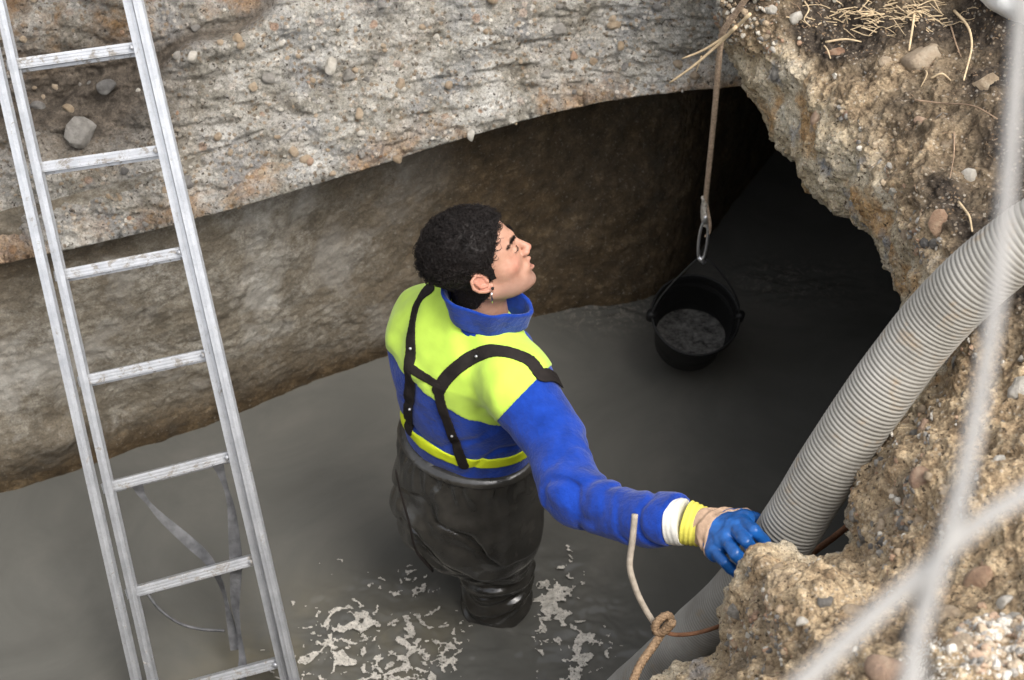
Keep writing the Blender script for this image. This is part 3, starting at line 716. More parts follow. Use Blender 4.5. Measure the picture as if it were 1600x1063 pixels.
# yoke panel: everything above the chest seam, between the armhole seams
SHn = (UA-SR)/np.linalg.norm(UA-SR)
def yoke_zone(P):
    seam = np.interp(P[:, 0], [-.18, -.12, -.03, .06, .15], [.86, .868, .868, .835, .795])
    armR = (P[:, 0]-(.150+.55*np.clip(P[:, 2]-.83, 0, 1)))*.85
    armL = -(P[:, 0]+.30)
    col = np.maximum(np.hypot(P[:, 0]-0, P[:, 1]+.0)-.0, 0)
    return np.maximum(np.maximum(np.maximum(seam-P[:, 2], armR), armL), .052-np.hypot(P[:, 0]-CB[0], P[:, 1]-CB[1]))
yoke = sub(nets_w('yellow_yoke', lambda P: smax(jack_f(P)-.0028, yoke_zone(P), .0015), (-.28, -.22, .72), (.26, .24, 1.04), .0035, hivis))
def band_zone(P): return abs(P[:, 2]-(.676-.03*P[:, 0]))-.0155
band = sub(nets_w('yellow_waist_band', lambda P: smax(np.maximum(jack_f(P)-.0028, P[:, 0]-.185), band_zone(P), .0015), (-.22, -.2, .60), (.22, .2, .74), .0035, hivis2))
# standing collar: an open folded ring that follows the neck
nb = loc(HC-u_*.10-f_*.02); nb0 = np.array([0, -.012, .985])
e1 = np.array([Rv[0], Fv[0], 0.]); e1 /= np.linalg.norm(e1); e2 = np.array([-e1[1], e1[0], 0.])
def collar_f(P):
    ax = e1*.28-e2*.02+np.array([0, 0, 1.]); ax /= np.linalg.norm(ax); q = P-CB.astype(np.float32); t = q@ax.astype(np.float32)
    x_, y_ = q@e1.astype(np.float32), q@e2.astype(np.float32); ang = np.arctan2(y_, x_)
    rr = np.hypot(x_/1.12, y_/.92)
    R0 = .064+t*.22+.022*np.exp(-((ang+.1)/.45)**2)+.003*np.sin(ang*5+1.0)+.004*fbm(P, 18, 2)
    d = abs(rr-R0)-.0045
    return smax(d, abs(t-.000)-.035+.010*np.exp(-((ang+.1)/.5)**2), .006)
collar = sub(nets_w('collar', collar_f, CB-.15, CB+.15, .003, fabric_blue))
# faint grey transfer print across the shoulder blades
def jproj(px, py, off=.004):
    o_ = np.array([0, 0, CAM_H]); rr = ray(px, py); t = 2.7
    for _ in range(60):
        p = o_+rr*t; d = float(jack_f(loc(p)[None].astype(np.float32))[0])-off
        t += d*.8
        if t > 4.5: break
    return o_+rr*t
grey_print = m_simple('grey_transfer', (.36, .50, .12), .75, .2, var=.2, scale=120)
c0 = loc(jproj(676, 566)); c1 = loc(jproj(655, 545)); c2 = loc(jproj(700, 590))

# --- waders
WA = [(.30, .155, .140, -.002), (.38, .168, .158, -.010), (.46, .170, .160, -.012), (.54, .170, .146, -.006), (.60, .168, .136, 0), (.625, .168, .132, 0)]
KR = np.array([.032, .055, .12]); HR = np.array([.072, -.005, .38]); AR = np.array([.012, .075, -.18]); HL = np.array([-.085, .0, .36]); KL = np.array([-.085, .24, .06]); AL = np.array([-.085, .24, -.2])
def wad_f(P):
    P = np.asarray(P, np.float32)
    d = prof(P, WA)
    d = smin(d, s_poly(P, [HR, KR, AR], [.100, .082, .074]), .05)
    d = smin(d, s_poly(P, [HL, KL, AL], [.105, .085, .078]), .05)
    w1 = fbm(P, 5, 2); w2 = fbm(P, 13, 2)
    z_ = P[:, 2]; ph = z_*78+w1*5+P[:, 0]*12*np.sin(z_*9)
    low_ = np.clip((.33-z_)*7, 0, 1)
    s1 = np.sin(ph); rg = 1-np.sqrt(np.abs(np.sin(ph*.5+.4)))
    d = d-low_*(.007*s1-.014*np.exp(-(np.sin(ph*.5+.4)/.28)**2)+.004*np.sin(z_*150+w1*9))
    # swags across the seat and gathers below the waist
    ph2 = z_*44+26*np.abs(P[:, 0]+.03)**1.5*4+w1*5
    d = d-(1-low_)*(.0060*np.sin(ph2)-.014*np.exp(-(np.sin(ph2*.5)/.28)**2))*np.clip((.58-z_)*9, 0, 1)
    d = d-.0035*np.sin(np.arctan2(P[:, 1], P[:, 0])*26+w2*3)*np.clip(1-abs(z_-.585)*18, 0, 1)
    d = d-.004*w2
    return d
waders = nets_w('waders', wad_f, (-.25, -.22, -.30), (.25, .40, .66), .0036, rubber)
def wsub(o): o.parent = waders; o.matrix_parent_inverse = Matrix(); return o
def rim_zone(P): return abs(P[:, 2]-.615)-.010
wsub(nets_w('waistband', lambda P: smax(prof(P, [(z_, a_+.002, b_+.002, y_) for z_, a_, b_, y_ in WA])-.0025, rim_zone(P), .003), (-.22, -.2, .59), (.22, .2, .645), .0035, rubber))
# suspenders: flat webbing that lies on the cloth
def strap(name, pix, w_, extra_before=(), extra_after=()):
    pts = [loc(jproj(*p)) for p in pix]; pts = [np.array(p) for p in extra_before]+pts+[np.array(p) for p in extra_after]
    pts = catmull(np.array(pts), 4); lo = pts.min(0)-.04; hi = pts.max(0)+.04
    fz = lambda P: smax(np.abs(np.minimum(jack_f(P), wad_f(P))-.0038)-.0019, s_poly(P, pts, [w_]*len(pts)), .0005)
    return wsub(nets_w(name, fz, lo, hi, .0024, strap_m))
strap('shoulder_strap', [(668, 452), (650, 480), (641, 520), (640, 560), (640, 610), (637, 672)], .0150)
strap('shoulder_strap', [(846, 585), (828, 563), (800, 551), (770, 548), (735, 560), (700, 588), (684, 612)], .0150, extra_before=[loc(jproj(846, 585))+np.array([.02, .05, -.045]), loc(jproj(846, 585))+np.array([.012, .025, -.012])])
strap('lower_strap', [(684, 606), (691, 640), (703, 672), (724, 728)], .0125)
strap('cross_strap', [(645, 578), (664, 590), (686, 604)], .0105)
# small metal sliders on the webbing
for (x, y, dx, dy) in ((744, 557, 14, -7), (640, 640, 0, 14), (641, 545, 0, 12), (706, 682, 6, 14)):
    p0, p1 = jproj(x-dx*.5, y-dy*.5, .009), jproj(x+dx*.5, y+dy*.5, .009); ex_ = (p1-p0)/2; vw = ray(x, y); vw /= np.linalg.norm(vw); ey_ = np.cross(ex_/np.linalg.norm(ex_), vw)*.013
    wsub(MB().tube([(p0+p1)/2-vw*.001, (p0+p1)/2-vw*.0035], .0032, sides=8).build('rivet', m_simple('rivet_metal', (.55, .55, .55), .4, .5, .8, bump=0), person))
# loose tie cord hanging by the left hip
pth = catmull(np.array([at_d(618, 735, 3.66), at_d(626, 770, 3.70), at_d(640, 820, 3.76), at_d(650, 860, 3.82), at_d(676, 892, 3.88)]), 6)
wsub(MB().tube(pth, np.linspace(.0035, .005, len(pth)), sides=6, flat=.6).build('tie_cord', strap_m, person))

# --- glove
g_blue = m_simple('wet_blue_rubber', (.010, .085, .30), .28, .55, var=.4, scale=35, bump=.35, bdist=.002)
g_knit = m_simple('dirty_knit', (.42, .29, .20), .95, .1, var=.3, scale=45, bump=.6, bdist=.002)
g_yel = m_simple('yellow_knit_cuff', (.66, .60, .10), .9, .15, var=.12, scale=40, bump=.5, bdist=.002)
g_wht = m_simple('white_knit_cuff', (.66, .64, .58), .9, .15, var=.08, scale=40, bump=.4, bdist=.002)
GO = at_d(1125, 838, 3.12)
def gl(px, py, d): return at_d(px, py, d)-GO
wr = gl(1098, 822, 3.125); pm = [gl(1163, 812, 3.085), gl(1150, 826, 3.07), gl(1134, 845, 3.068), gl(1117, 862, 3.08)]
fingers = [([gl(1160, 814, 3.07), gl(1178, 829, 3.03), gl(1195, 848, 3.045), gl(1199, 862, 3.075)], [.0125, .0120, .0112, .0095]),
           ([gl(1148, 826, 3.062), gl(1166, 846, 3.02), gl(1184, 868, 3.035), gl(1190, 884, 3.07)], [.0128, .0125, .0115, .0098]),
           ([gl(1133, 843, 3.062), gl(1150, 865, 3.022), gl(1169, 887, 3.04), gl(1176, 902, 3.075)], [.0125, .0120, .0110, .0095]),
           ([gl(1117, 861, 3.072), gl(1132, 879, 3.042), gl(1150, 896, 3.055), gl(1160, 906, 3.085)], [.0115, .0108, .0100, .0088]),
           ([gl(1128, 808, 3.12), gl(1158, 806, 3.13), gl(1180, 811, 3.14), gl(1197, 822, 3.15)], [.016, .0135, .0125, .011])]
def glove_f(P):
    d = s_cap(P, wr, (pm[0]+pm[3])/2, .030, .026)
    for i in range(3): d = smin(d, s_cap(P, pm[i], pm[i+1], .0165, .0165), .010)
    for p in pm: d = smin(d, s_cap(P, wr*.5+p*.5, p, .018, .0155), .012)
    for k_, (pts, rs) in enumerate(fingers): d = smin(d, s_poly(P, pts, rs), .0035 if k_ < 4 else .012)
    return d-.0012*fbm(P, 60, 2)-.0008*np.sin(((P-wr)@(pm[1]-wr))*9000*.2+fbm(P, 25, 2)*3)
GM = np.eye(4); GM[:3, 3] = GO
dirh = (pm[1]+pm[2])/2-wr; Lh = np.linalg.norm(dirh); dirh = dirh/Lh; axc = wr-(at_d(*[1060, 816], 3.15)-GO); axc /= np.linalg.norm(axc)
def tH(P): return (P-wr)@dirh
glove = child(link('work_glove', nets('work_glove', lambda P: smax(glove_f(P), (.50*Lh-.01*np.sin(P[:, 2]*60))-tH(P), .002), (-.08, -.12, -.14), (.14, .12, .10), .0018, M=GM), g_blue), person)
def gsub(o): o.parent = glove; o.matrix_parent_inverse = Matrix(); return o
gsub(child(link('glove_back', nets('glove_back', lambda P: smax(smin(glove_f(P), s_cap(P, wr-dirh*.02, wr+dirh*.02, .031), .01)-.0012-.0018*np.sin(tH(P)*330+fbm(P, 30, 2)*2), np.maximum(tH(P)-.50*Lh-.004, -tH(P)-.012), .003), (-.10, -.09, -.09), (.08, .10, .09), .002, M=GM), g_knit), person))
c_s = at_d(1055, 815, 3.15)-GO; c_m = at_d(1082, 817, 3.135)-GO; c_e = at_d(1106, 826, 3.125)-GO
def cone(a_, b_, ra, rb, wav):
    ax = (b_-a_)/np.linalg.norm(b_-a_); Lc = np.linalg.norm(b_-a_)
    return lambda P: smax(s_cap(P, a_-ax*.02, b_+ax*.02, ra+.006*0, rb)-wav*np.sin(((P-a_)@ax)*700+2*fbm(P, 30, 1)), np.maximum(-((P-a_)@ax), ((P-a_)@ax)-Lc), .003)
gsub(child(link('yellow_cuff', nets('yellow_cuff', cone(c_m-(c_m-c_s)*.35, c_e, .045, .032, .0012), (-.14, -.09, -.10), (.08, .10, .10), .0022, M=GM), g_yel), person))
gsub(child(link('white_cuff', nets('white_cuff', cone(c_s-(c_m-c_s)*.3, c_m-(c_m-c_s)*.45, .0445, .0435, .0006), (-.16, -.10, -.10), (.06, .10, .10), .0022, M=GM), g_wht), person))

# ================================================================== THINGS
def m_alu(name, metal, th):
    m, t, b = nmat(name, .45, .5, metal); g = NG(t)
    c = g.ramp(g.noise(22, 6, .7), [(.3, (.36, .37, .39)), (.7, (.52, .53, .545))])
    mud_ = g.ramp(g.noise(38, 7, .75, .6), hard(th, th+.07)); c = g.mix(g.math('MULTIPLY', mud_, .8), c, (.20, .175, .14))
    sc_ = g.ramp(g.noise(160, 3, .5, 2), hard(.62, .66)); c = g.mix(g.math('MULTIPLY', sc_, .5), c, (.30, .30, .30))
    g.to(c, b, 'Base Color'); g.to(g.ramp(mud_, [(0, .4), (1, .9)]), b, 'Roughness'); g.to(g.math('MULTIPLY', g.math('SUBTRACT', 1, mud_), metal), b, 'Metallic')
    g.to(g.bump(g.noise(90, 5), .25, .002), b, 'Normal'); return m
alu = m_alu('weathered_aluminium', .7, .60); alu2 = m_alu('scuffed_aluminium_tread', .45, .53)
# ---- ladder ----
def lad(px, py): return at_d(px, py, 3.90-(1063-py)/1063*.20)
ladder = empty('ladder', lad(340, 1240)); tag(ladder, 'aluminium extension ladder leaning on the concrete wall at the left', 'ladder')
lb = np.array([lad(226, 1063), lad(10, 0), lad(415, 1063), lad(190, 0)])     # rung-end lines: left bottom/top, right bottom/top
upv = (lb[1]-lb[0]); upv /= np.linalg.norm(upv); acr = lb[2]-lb[0]; acr -= upv*(acr@upv); Wd = np.linalg.norm(acr); acr /= Wd; nrm = np.cross(acr, upv)
if nrm[2] < 0: nrm = -nrm                     # towards the viewer
def rail(px0, px1, wid, dep, off):
    a = lad(px0, 0); b = lad(px1, 1063); ow = (a-b)/np.linalg.norm(a-b); a = a+ow*.42; b = b-ow*.40
    a = a+nrm*off; b = b+nrm*off; c = (a+b)/2; L = np.linalg.norm(a-b)/2; d = (a-b)/(2*L)
    m = MB()
    m.box(c, acr*wid/2, nrm*.0015, d*L)                                  # front flange
    m.box(c-nrm*dep, acr*wid/2, nrm*.0015, d*L)                          # back flange
    m.box(c-nrm*dep/2-acr*(wid/2-.0015)*np.sign(wid), acr*.0015, nrm*(dep/2-.0018), d*L)
    m.box(c+nrm*.003, acr*.0015, nrm*.0014, d*L*.998)                    # rolled rib
    return m.build('rail', alu, ladder, smooth=False)
rail(-28, 211, .0195, .022, .0); rail(-9, 231, .0195, .022, -.030)
rail(214, 459, .0195, .022, .0); rail(194, 441, .0195, .022, -.030)
ry = [(-90, -62), (98, 72), (262, 235), (432, 395), (599, 557), (768, 718), (935, 882), (1098, 1045)]
ry = [ry[0]]+ry[1:]
for i, (yl, yr) in enumerate(ry):
    tl = (yl-0)/1063; tr = (yr-0)/1063
    a = lad(-9+(231+9)*tl-12, yl+3); b = lad(194+(441-194)*tr-2, yr)
    for kk, (off, hgt) in enumerate(((-.054, .0115), (-.080, .0105))):
        p, q = a+nrm*off, b+nrm*off; c = (p+q)/2; L = np.linalg.norm(q-p)/2; d = (q-p)/(2*L); v = np.cross(nrm, d); v = v if v[2] > 0 else -v
        m = MB(); m.box(c-(v*.008 if kk else 0), d*L, v*hgt, nrm*.010)
        for k in (-.6, 0, .6): m.box(c-(v*.008 if kk else 0)+v*hgt*k+nrm*.0113, d*L*.985, v*.0013, nrm*.0012)
        o = m.build('rung', alu2, ladder, smooth=False)
    for sx, base_p in ((1, a), (-1, b)):
        m = MB().tube([base_p-nrm*.036+d*sx*.012, base_p-nrm*.032+d*sx*.012], .006, sides=8); m.build('rivet', alu2, ladder)
# ---- hose ----
def m_hose():
    m, t, b = nmat('ribbed_grey_hose', .6, .35); g = NG(t)
    c = g.ramp(g.noise(9, 6, .65), [(.3, (.25, .235, .205)), (.5, (.33, .315, .28)), (.7, (.41, .39, .35))])
    c = g.mix(g.ramp(g.attr('rib'), [(0, .9), (.6, 0)]), c, (.17, .155, .13))
    c = g.mix(g.math('MULTIPLY', g.ramp(g.noise(16, 5, .7), hard(.56, .68)), .6), c, (.32, .23, .14))
    g.to(c, b, 'Base Color'); g.to(g.bump(g.noise(120, 5), .2, .001), b, 'Normal'); return m
HP = [(880, 1180, 4.02), (935, 1128, 3.88), (1005, 1066, 3.66), (1092, 988, 3.42), (1161, 921, 3.25), (1222, 844, 3.12), (1312, 702, 2.98), (1398, 580, 2.88), (1462, 500, 2.81), (1535, 428, 2.73), (1625, 360, 2.66), (1760, 290, 2.60), (1950, 240, 2.62)]
hp_ = catmull(np.array([at_d(*p) for p in HP]), 60)
seg = np.concatenate([[0], np.cumsum(np.linalg.norm(np.diff(hp_, axis=0), axis=1))]); Lh_ = seg[-1]; pitch_ = .0088; ns = int(Lh_/pitch_*5)
ss = np.linspace(0, Lh_, ns); hp2 = np.stack([np.interp(ss, seg, hp_[:, k]) for k in range(3)], 1)
rib = .5+.5*np.cos(ss/pitch_*2*math.pi); ribs = np.clip(rib*1.5, 0, 1)
V, F = tube_data(hp2,   .0540+.0024*ribs*(1+.35*np.interp(ss, np.arange(0, 9, .07), np.random.RandomState(2).normal(size=129))), sides=36, cap=False)
hose = link('suction_hose', mesh('suction_hose', V, F), m_hose()); setattr_f(hose.data, 'rib', np.repeat(ribs, 36))
tag(hose, 'thick grey ribbed suction hose running from the water up over the bank', 'hose')
# ---- bucket on its rope ----
blk = m_simple('black_bucket_rubber', (.006, .006, .006), .5, .3, var=.3, scale=20, bump=.3)
BC = at_d(1087, 492, 4.60)                                               # centre of the mouth
tv = np.array([.03, -.42, .90]); tv /= np.linalg.norm(tv)                  # bucket axis: mouth tips towards us
bx = np.cross(tv, np.array([0, 0, 1.])); bx = np.array([1., 0, 0])-tv*tv[0]; bx /= np.linalg.norm(bx); by = np.cross(tv, bx)
bucket = empty('bucket', BC-tv*.19); tag(bucket, 'black rubber bucket with grey slurry hanging tilted from the rope over the water', 'bucket')
def lathe(tab, n=48):
    V = []; F = []
    for (r, h) in tab:
        for s in range(n):
            an = 2*math.pi*s/n; V.append(BC+tv*h+(bx*math.cos(an)+by*math.sin(an))*r)
    for i in range(len(tab)-1):
        for s in range(n): F.append((i*n+s, i*n+(s+1) % n, (i+1)*n+(s+1) % n, (i+1)*n+s))
    return V, F
tab = [(.001, -.185), (.085, -.185), (.092, -.180), (.098, -.12), (.108, -.03), (.112, -.028), (.113, -.012), (.119, -.010), (.122, -.002), (.119, .003), (.115, .001), (.110, -.02), (.096, -.12), (.086, -.172), (.001, -.174)]
MB().add(*lathe(tab)).build('bucket_shell', blk, bucket)
# slurry: level surface inside the tilted shell
slm = m_simple('wet_grey_slurry', (.085, .082, .076), .18, .5, var=.85, scale=70, bump=.9, bdist=.006)
lv = BC-tv*.118; V = [lv]; 
def on_wall(an):
    d = np.array([math.cos(an), math.sin(an), 0]); lo_, hi_ = 0, .3
    for _ in range(30):
        mid = (lo_+hi_)/2; q = lv+d*mid-BC; h = q@tv; rr = np.linalg.norm(q-tv*h)
        lim = np.interp(h, [-.172, -.12, -.02, .001], [.086, .096, .110, .115])
        if rr < lim-.001 and -.1735 < h < .0: lo_ = mid
        else: hi_ = mid
    return lo_
G = np.array([[lv+np.array([math.cos(an), math.sin(an), 0])*on_wall(an)*t_+np.array([0, 0, .004*float(perlin(np.array([[math.cos(an)*t_*4, math.sin(an)*t_*4, 0]]))[0])*(t_ < .95)]) for t_ in np.linspace(.01, 1, 10)] for an in np.linspace(0, 2*math.pi, 49)])
child(link('slurry', grid_mesh('slurry', G, flip=True), slm), bucket)
hook = at_d(1098, 402, 4.42); steel = m_simple('galvanised_steel', (.62, .62, .62), .35, .5, .9, var=.15, bump=.1)
e1 = BC+bx*.120+tv*-.004; e2 = BC-bx*.120+tv*-.004
hk = hook
bail = catmull(np.array([e2, BC-bx*.10+(hk-BC)*.30, BC-bx*.05+(hk-BC)*.72, hk, BC+bx*.055+(hk-BC)*.72, BC+bx*.105+(hk-BC)*.30, e1]), 6)
MB().tube(bail, .0028, sides=6).build('bail_handle', m_simple('dull_wire', (.06, .06, .06), .5, .5, .6, bump=0), bucket)
for e_ in (e1, e2): MB().tube([e_-tv*.02, e_+tv*.012], [.013, .013], sides=10).build('handle_lug', blk, bucket)
rope_m = m_simple('twisted_tan_rope', (.42, .31, .22), .9, .2, var=.35, scale=160, bump=.9, bdist=.003)
def rope_tube(path, r, name, mat, parent=None, lay=.022):
    P_ = np.array(path); sg = np.concatenate([[0], np.cumsum(np.linalg.norm(np.diff(P_, axis=0), axis=1))]); n = max(12, int(sg[-1]/.0035)); s_ = np.linspace(0, sg[-1], n)
    C = np.stack([np.interp(s_, sg, P_[:, k]) for k in range(3)], 1); T = np.gradient(C, axis=0); T /= np.linalg.norm(T, axis=1)[:, None]
    u = np.cross(T, np.array([.3, .9, .1])); u /= np.linalg.norm(u, axis=1)[:, None]; v = np.cross(T, u); m = MB()
    for k in range(3):
        an = s_/lay*2*math.pi+k*2.094; m.tube(C+(u*np.cos(an)[:, None]+v*np.sin(an)[:, None])*r*.48, r*.60, sides=5)
    return m.build(name, mat, parent)
lip_top = at_d(1127, 58, 3.85)
rp = [at_d(1102, 318, 4.32), at_d(1116, 180, 4.08), at_d(1125, 75, 3.875), at_d(1131, 48, 3.80), at_d(1150, 20, 3.74), at_d(1172, -10, 3.68), at_d(1260, -110, 3.56), at_d(1380, -230, 3.5)]
rope = rope_tube(catmull(np.array(rp), 12), .0072, 'rope', rope_m); tag(rope, 'tan twisted rope hanging over the broken edge and carrying the bucket', 'rope')
# clip and knot between rope and bail
clip = empty('rope_clip', hook); tag(clip, 'small shiny metal snap clip joining the rope to the bucket handle', 'clip')
a_, b_ = at_d(1102, 345, 4.345), at_d(1095, 408, 4.40)
cx = (a_+b_)/2; dz_ = (a_-b_)/2; dxv = np.array([.011, 0, 0])
lp = [cx+dz_*math.cos(t_)+dxv*math.sin(t_) for t_ in np.linspace(0, 2*math.pi, 20)]
MB().tube(lp, .0042, sides=8).build('clip_ring', steel, clip)
MB().tube([a_-dz_*.1, a_+dz_*.35], [.008, .006], sides=8).build('swivel', steel, clip)
MB().tube([b_+dz_*.2-dxv*.6, b_-dz_*.1+dxv*.9], [.0065, .0065], sides=8).build('gate', steel, clip)
kn = empty('rope_splice', at_d(1103, 330, 4.33)); tag(kn, 'pale bound splice at the lower end of the rope just above the clip', 'splice')
rope_tube([at_d(1101, 308, 4.305), at_d(1101, 352, 4.36)], .0105, 'binding', m_simple('pale_binding', (.52, .47, .40), .8, .2, scale=120, bump=.8), kn, .012)
rope_tube(catmull(np.array([at_d(1104, 318, 4.32), at_d(1109, 345, 4.34), at_d(1109, 362, 4.36), at_d(1102, 370, 4.37)]), 5), .0045, 'loop_tail', rope_m, kn, .012)
# ---- bent wires by the bank ----
rust = m_simple('rusty_steel', (.20, .10, .055), .85, .3, .3, var=.4, scale=60, bump=.7)
pale = m_simple('muddy_pale_rod', (.36, .31, .25), .8, .3, var=.3, scale=50, bump=.5)
p = catmull(np.array([at_d(992, 804, 2.90), at_d(989, 838, 2.91), at_d(984, 885, 2.93), at_d(995, 925, 2.95), at_d(1010, 955, 2.97), at_d(1024, 977, 2.98)]), 6)
o = MB().tube(p, .0056, sides=8).build('bent_rod', pale); tag(o, 'pale bent steel rod sticking up in front of the blue sleeve', 'rod')
p = catmull(np.array([at_d(985, 1075, 2.90), at_d(1000, 1040, 2.92), at_d(1022, 1008, 2.95), at_d(1038, 984, 2.97), at_d(1048, 968, 2.97), at_d(1040, 962, 2.955), at_d(1026, 974, 2.955), at_d(1024, 986, 2.96), at_d(1036, 988, 2.95), at_d(1052, 972, 2.93)]), 6)
o = rope_tube(p, .0078, 'rope_end', m_simple('old_brown_rope', (.30, .20, .12), .9, .2, var=.35, scale=150, bump=.8)); tag(o, 'short brown rope end knotted round the bent rod at the bottom edge', 'rope')
p = catmull(np.array([at_d(1030, 985, 2.955), at_d(1055, 992, 2.95), at_d(1085, 990, 2.95), at_d(1115, 982, 2.96), at_d(1150, 968, 3.0)]), 6)
o = MB().tube(p, .0038, sides=8).build('tie_wire', rust); tag(o, 'thin dark tie wire running from the knot into the stony bank', 'wire')
p = catmull(np.array([at_d(1215, 905, 3.22), at_d(1252, 877, 3.20), at_d(1300, 842, 3.19), at_d(1345, 806, 3.18), at_d(1380, 780, 3.18)]), 5)
o = MB().tube(p, .0062, sides=8).build('rusty_rod', rust); tag(o, 'reddish rusty steel rod lying under the hose between the two lumps of ground', 'rod')
# ---- webbing straps hanging from the ladder ----
web = m_simple('wet_grey_webbing', (.085, .085, .088), .6, .4, var=.5, scale=35, bump=.4)
def webb(pix, w_, name, label, d0=3.90):
    pts = catmull(np.array([lad(x, y)-nrm*(.065+dd) for x, y, dd in pix]), 8); n = len(pts); T = np.gradient(pts, axis=0); T /= np.linalg.norm(T, axis=1)[:, None]
    V = []; F = []
    for i in range(n):
        s = math.sin(i/n*6.0+len(name)); side = np.cross(T[i], nrm); side /= np.linalg.norm(side); side = side*(.75+.25*s)+nrm*.35*s; side /= np.linalg.norm(side); nn = np.cross(side, T[i])
        ww = w_*(.42+.75*abs(math.cos(i/n*5.5+.5)))
        for a_, b_ in ((-1, -1), (1, -1), (1, 1), (-1, 1)): V.append(pts[i]+side*ww*a_+nn*.0012*b_)
    for i in range(n-1):
        for s in range(4): F.append((i*4+s, i*4+(s+1) % 4, (i+1)*4+(s+1) % 4, (i+1)*4+s))
    F += [(3, 2, 1, 0), tuple(range((n-1)*4, n*4))]
    o = link(name, mesh(name, V, F, False), web); return tag(o, label, 'strap')
webb([(208, 766, -.02), (213, 785, .0), (240, 822, .02), (285, 862, .02), (318, 888, .0), (336, 935, .03), (345, 985, .05), (356, 1040, .05)], .0115, 'webbing_strap', 'twisted grey webbing strap crossing diagonally below the fifth ladder rung')
webb([(334, 730, -.02), (338, 750, .0), (350, 800, .02), (356, 850, .02), (358, 900, .03), (357, 960, .03), (362, 1000, .03), (372, 1050, .0), (366, 1090, .0)], .0125, 'webbing_strap', 'straight grey webbing strap hanging down near the right rail of the ladder')
p = catmull(np.array([lad(x, y)-nrm*.05 for x, y in ((222, 936), (242, 962), (275, 985), (310, 994), (345, 996))]), 6)
o = MB().tube(p, .0035, sides=6).build('thin_cord', web); tag(o, 'thin grey cord sagging beneath the sixth rung of the ladder', 'cord')
# ---- blurred wire mesh close to the camera ----
galv = m_simple('galvanised_wire', (.30, .29, .275), .6, .3, .0, var=.1, scale=30, bump=.1)
fence = empty('wire_mesh_fence', at_d(1470, 1500, 1.0)); tag(fence, 'pale galvanised wire mesh in the near right foreground, out of focus', 'fence')
def wire(pts, r=.0048):
    MB().tube(catmull(np.array([at_d(p[0], p[1], p[2]*.66) for p in pts]), 6), r*.68, sides=10).build('wire', galv, fence)
wire([(1605, -120, .98), (1588, 120, .96), (1562, 420, .93), (1535, 600, .91), (1500, 770, .885), (1462, 900, .87), (1432, 1000, .86), (1405, 1150, .84), (1380, 1400, .82)], .0046)
wire([(2300, 400, .95), (1900, 620, .92), (1640, 750, .90), (1545, 806, .89), (1490, 850, .882), (1430, 905, .875), (1350, 975, .87), (1250, 1070, .86), (1000, 1300, .84)], .0052)
wire([(1470, 880, .876), (1440, 930, .88), (1432, 1000, .885), (1440, 1080, .89), (1480, 1300, .9)], .0035)
wire([(2110, -160, 1.0), (1990, 120, .98), (1965, 420, .95), (1935, 600, .93), (1890, 770, .90), (1840, 980, .88), (1780, 1300, .85)], .0046)
wire([(2300, 900, .93), (2000, 1060, .90), (1800, 1170, .88), (1600, 1300, .86)], .0052)
# white sack in the far top right corner
wh = m_simple('white_plastic_sheet', (.72, .72, .70), .6, .3, var=.06, scale=8, bump=.3, bdist=.01)
cc = at_z(1650, -22, 1.50)
me = nets('white_sack', lambda P: s_ell(P, (0, 0, 0), (.20, .13, .07))-.015*fbm(P, 9, 3), (-.26, -.18, -.12), (.26, .18, .12), .008, M=np.array([[.85, .5, 0, cc[0]], [-.5, .85, 0, cc[1]], [0, 0, 1, cc[2]], [0, 0, 0, 1]]))
o = link('white_sack', me, wh); tag(o, 'white plastic sack lying on the ground at the top right corner', 'sack')

# ================================================================== STONES, PEBBLES, ROOTS
def stone_mesh(i, flat=.7, sharp=.0):
    import bmesh
    bm = bmesh.new(); bmesh.ops.create_icosphere(bm, subdivisions=3 if sharp < .5 else 2, radius=1)
    V = np.array([v.co[:] for v in bm.verts]); r_s = np.random.RandomState(100+i)
    for _ in range(5+int(sharp*8)):              # plane cuts give facets
        n = r_s.normal(size=3); n /= np.linalg.norm(n); h = r_s.uniform(.55, .9); d = V@n-h; V = V-np.clip(d, 0, 9)[:, None]*n*(.75+.25*sharp)
    V = V*(1+.10*perlin(V*1.7+i*9)+.05*perlin(V*5+i))[:, None]; V = V*np.array([1, r_s.uniform(.65, .95), flat])
    for v, c in zip(bm.verts, V): v.co = c
    me = bpy.data.meshes.new('stone'); bm.to_mesh(me); bm.free(); me.polygons.foreach_set('use_smooth', [sharp < .5]*len(me.polygons)); return me
S_TAN = m_stone('tan_stone', (.24, .16, .09), (.38, .27, .16), (.50, .40, .28)); S_ORG = m_stone('rust_brown_stone', (.22, .10, .05), (.36, .19, .10), (.48, .32, .20))
S_GRY = m_stone('grey_stone', (.10, .10, .095), (.20, .195, .185), (.33, .32, .30)); S_WHT = m_stone('pale_stone', (.50, .46, .38), (.64, .60, .52), (.76, .73, .67))
S_DRK = m_stone('dark_stone', (.04, .042, .045), (.085, .088, .092), (.16, .16, .165))
S_MATS = [S_TAN, S_ORG, S_GRY, S_WHT, S_DRK]
S_MESH = []
for k in range(9):
    me = stone_mesh(k, rng.uniform(.5, .85), .7 if k % 3 == 0 else .1); me.materials.append(S_TAN); S_MESH.append(me)
BV = BG.reshape(-1, 3); BN2 = BNn.reshape(-1, 3)
relp = BV-np.array([0, 0, CAM_H]); dep = relp@np.array([0, cp, -sp_]); upc = relp@np.array([0, sp_, cp]); 
with np.errstate(all='ignore'): pxs = 800+FPX*relp[:, 0]/dep; pys = 531.5-FPX*upc/dep
vis_row = (R_.ravel() > 3.05) & (R_.ravel() < 6)
def bank_at(px, py):
    i = np.argmin(np.where(vis_row & (dep > 0), (pxs-px)**2+(pys-py)**2, 9e9)); return BV[i], BN2[i]
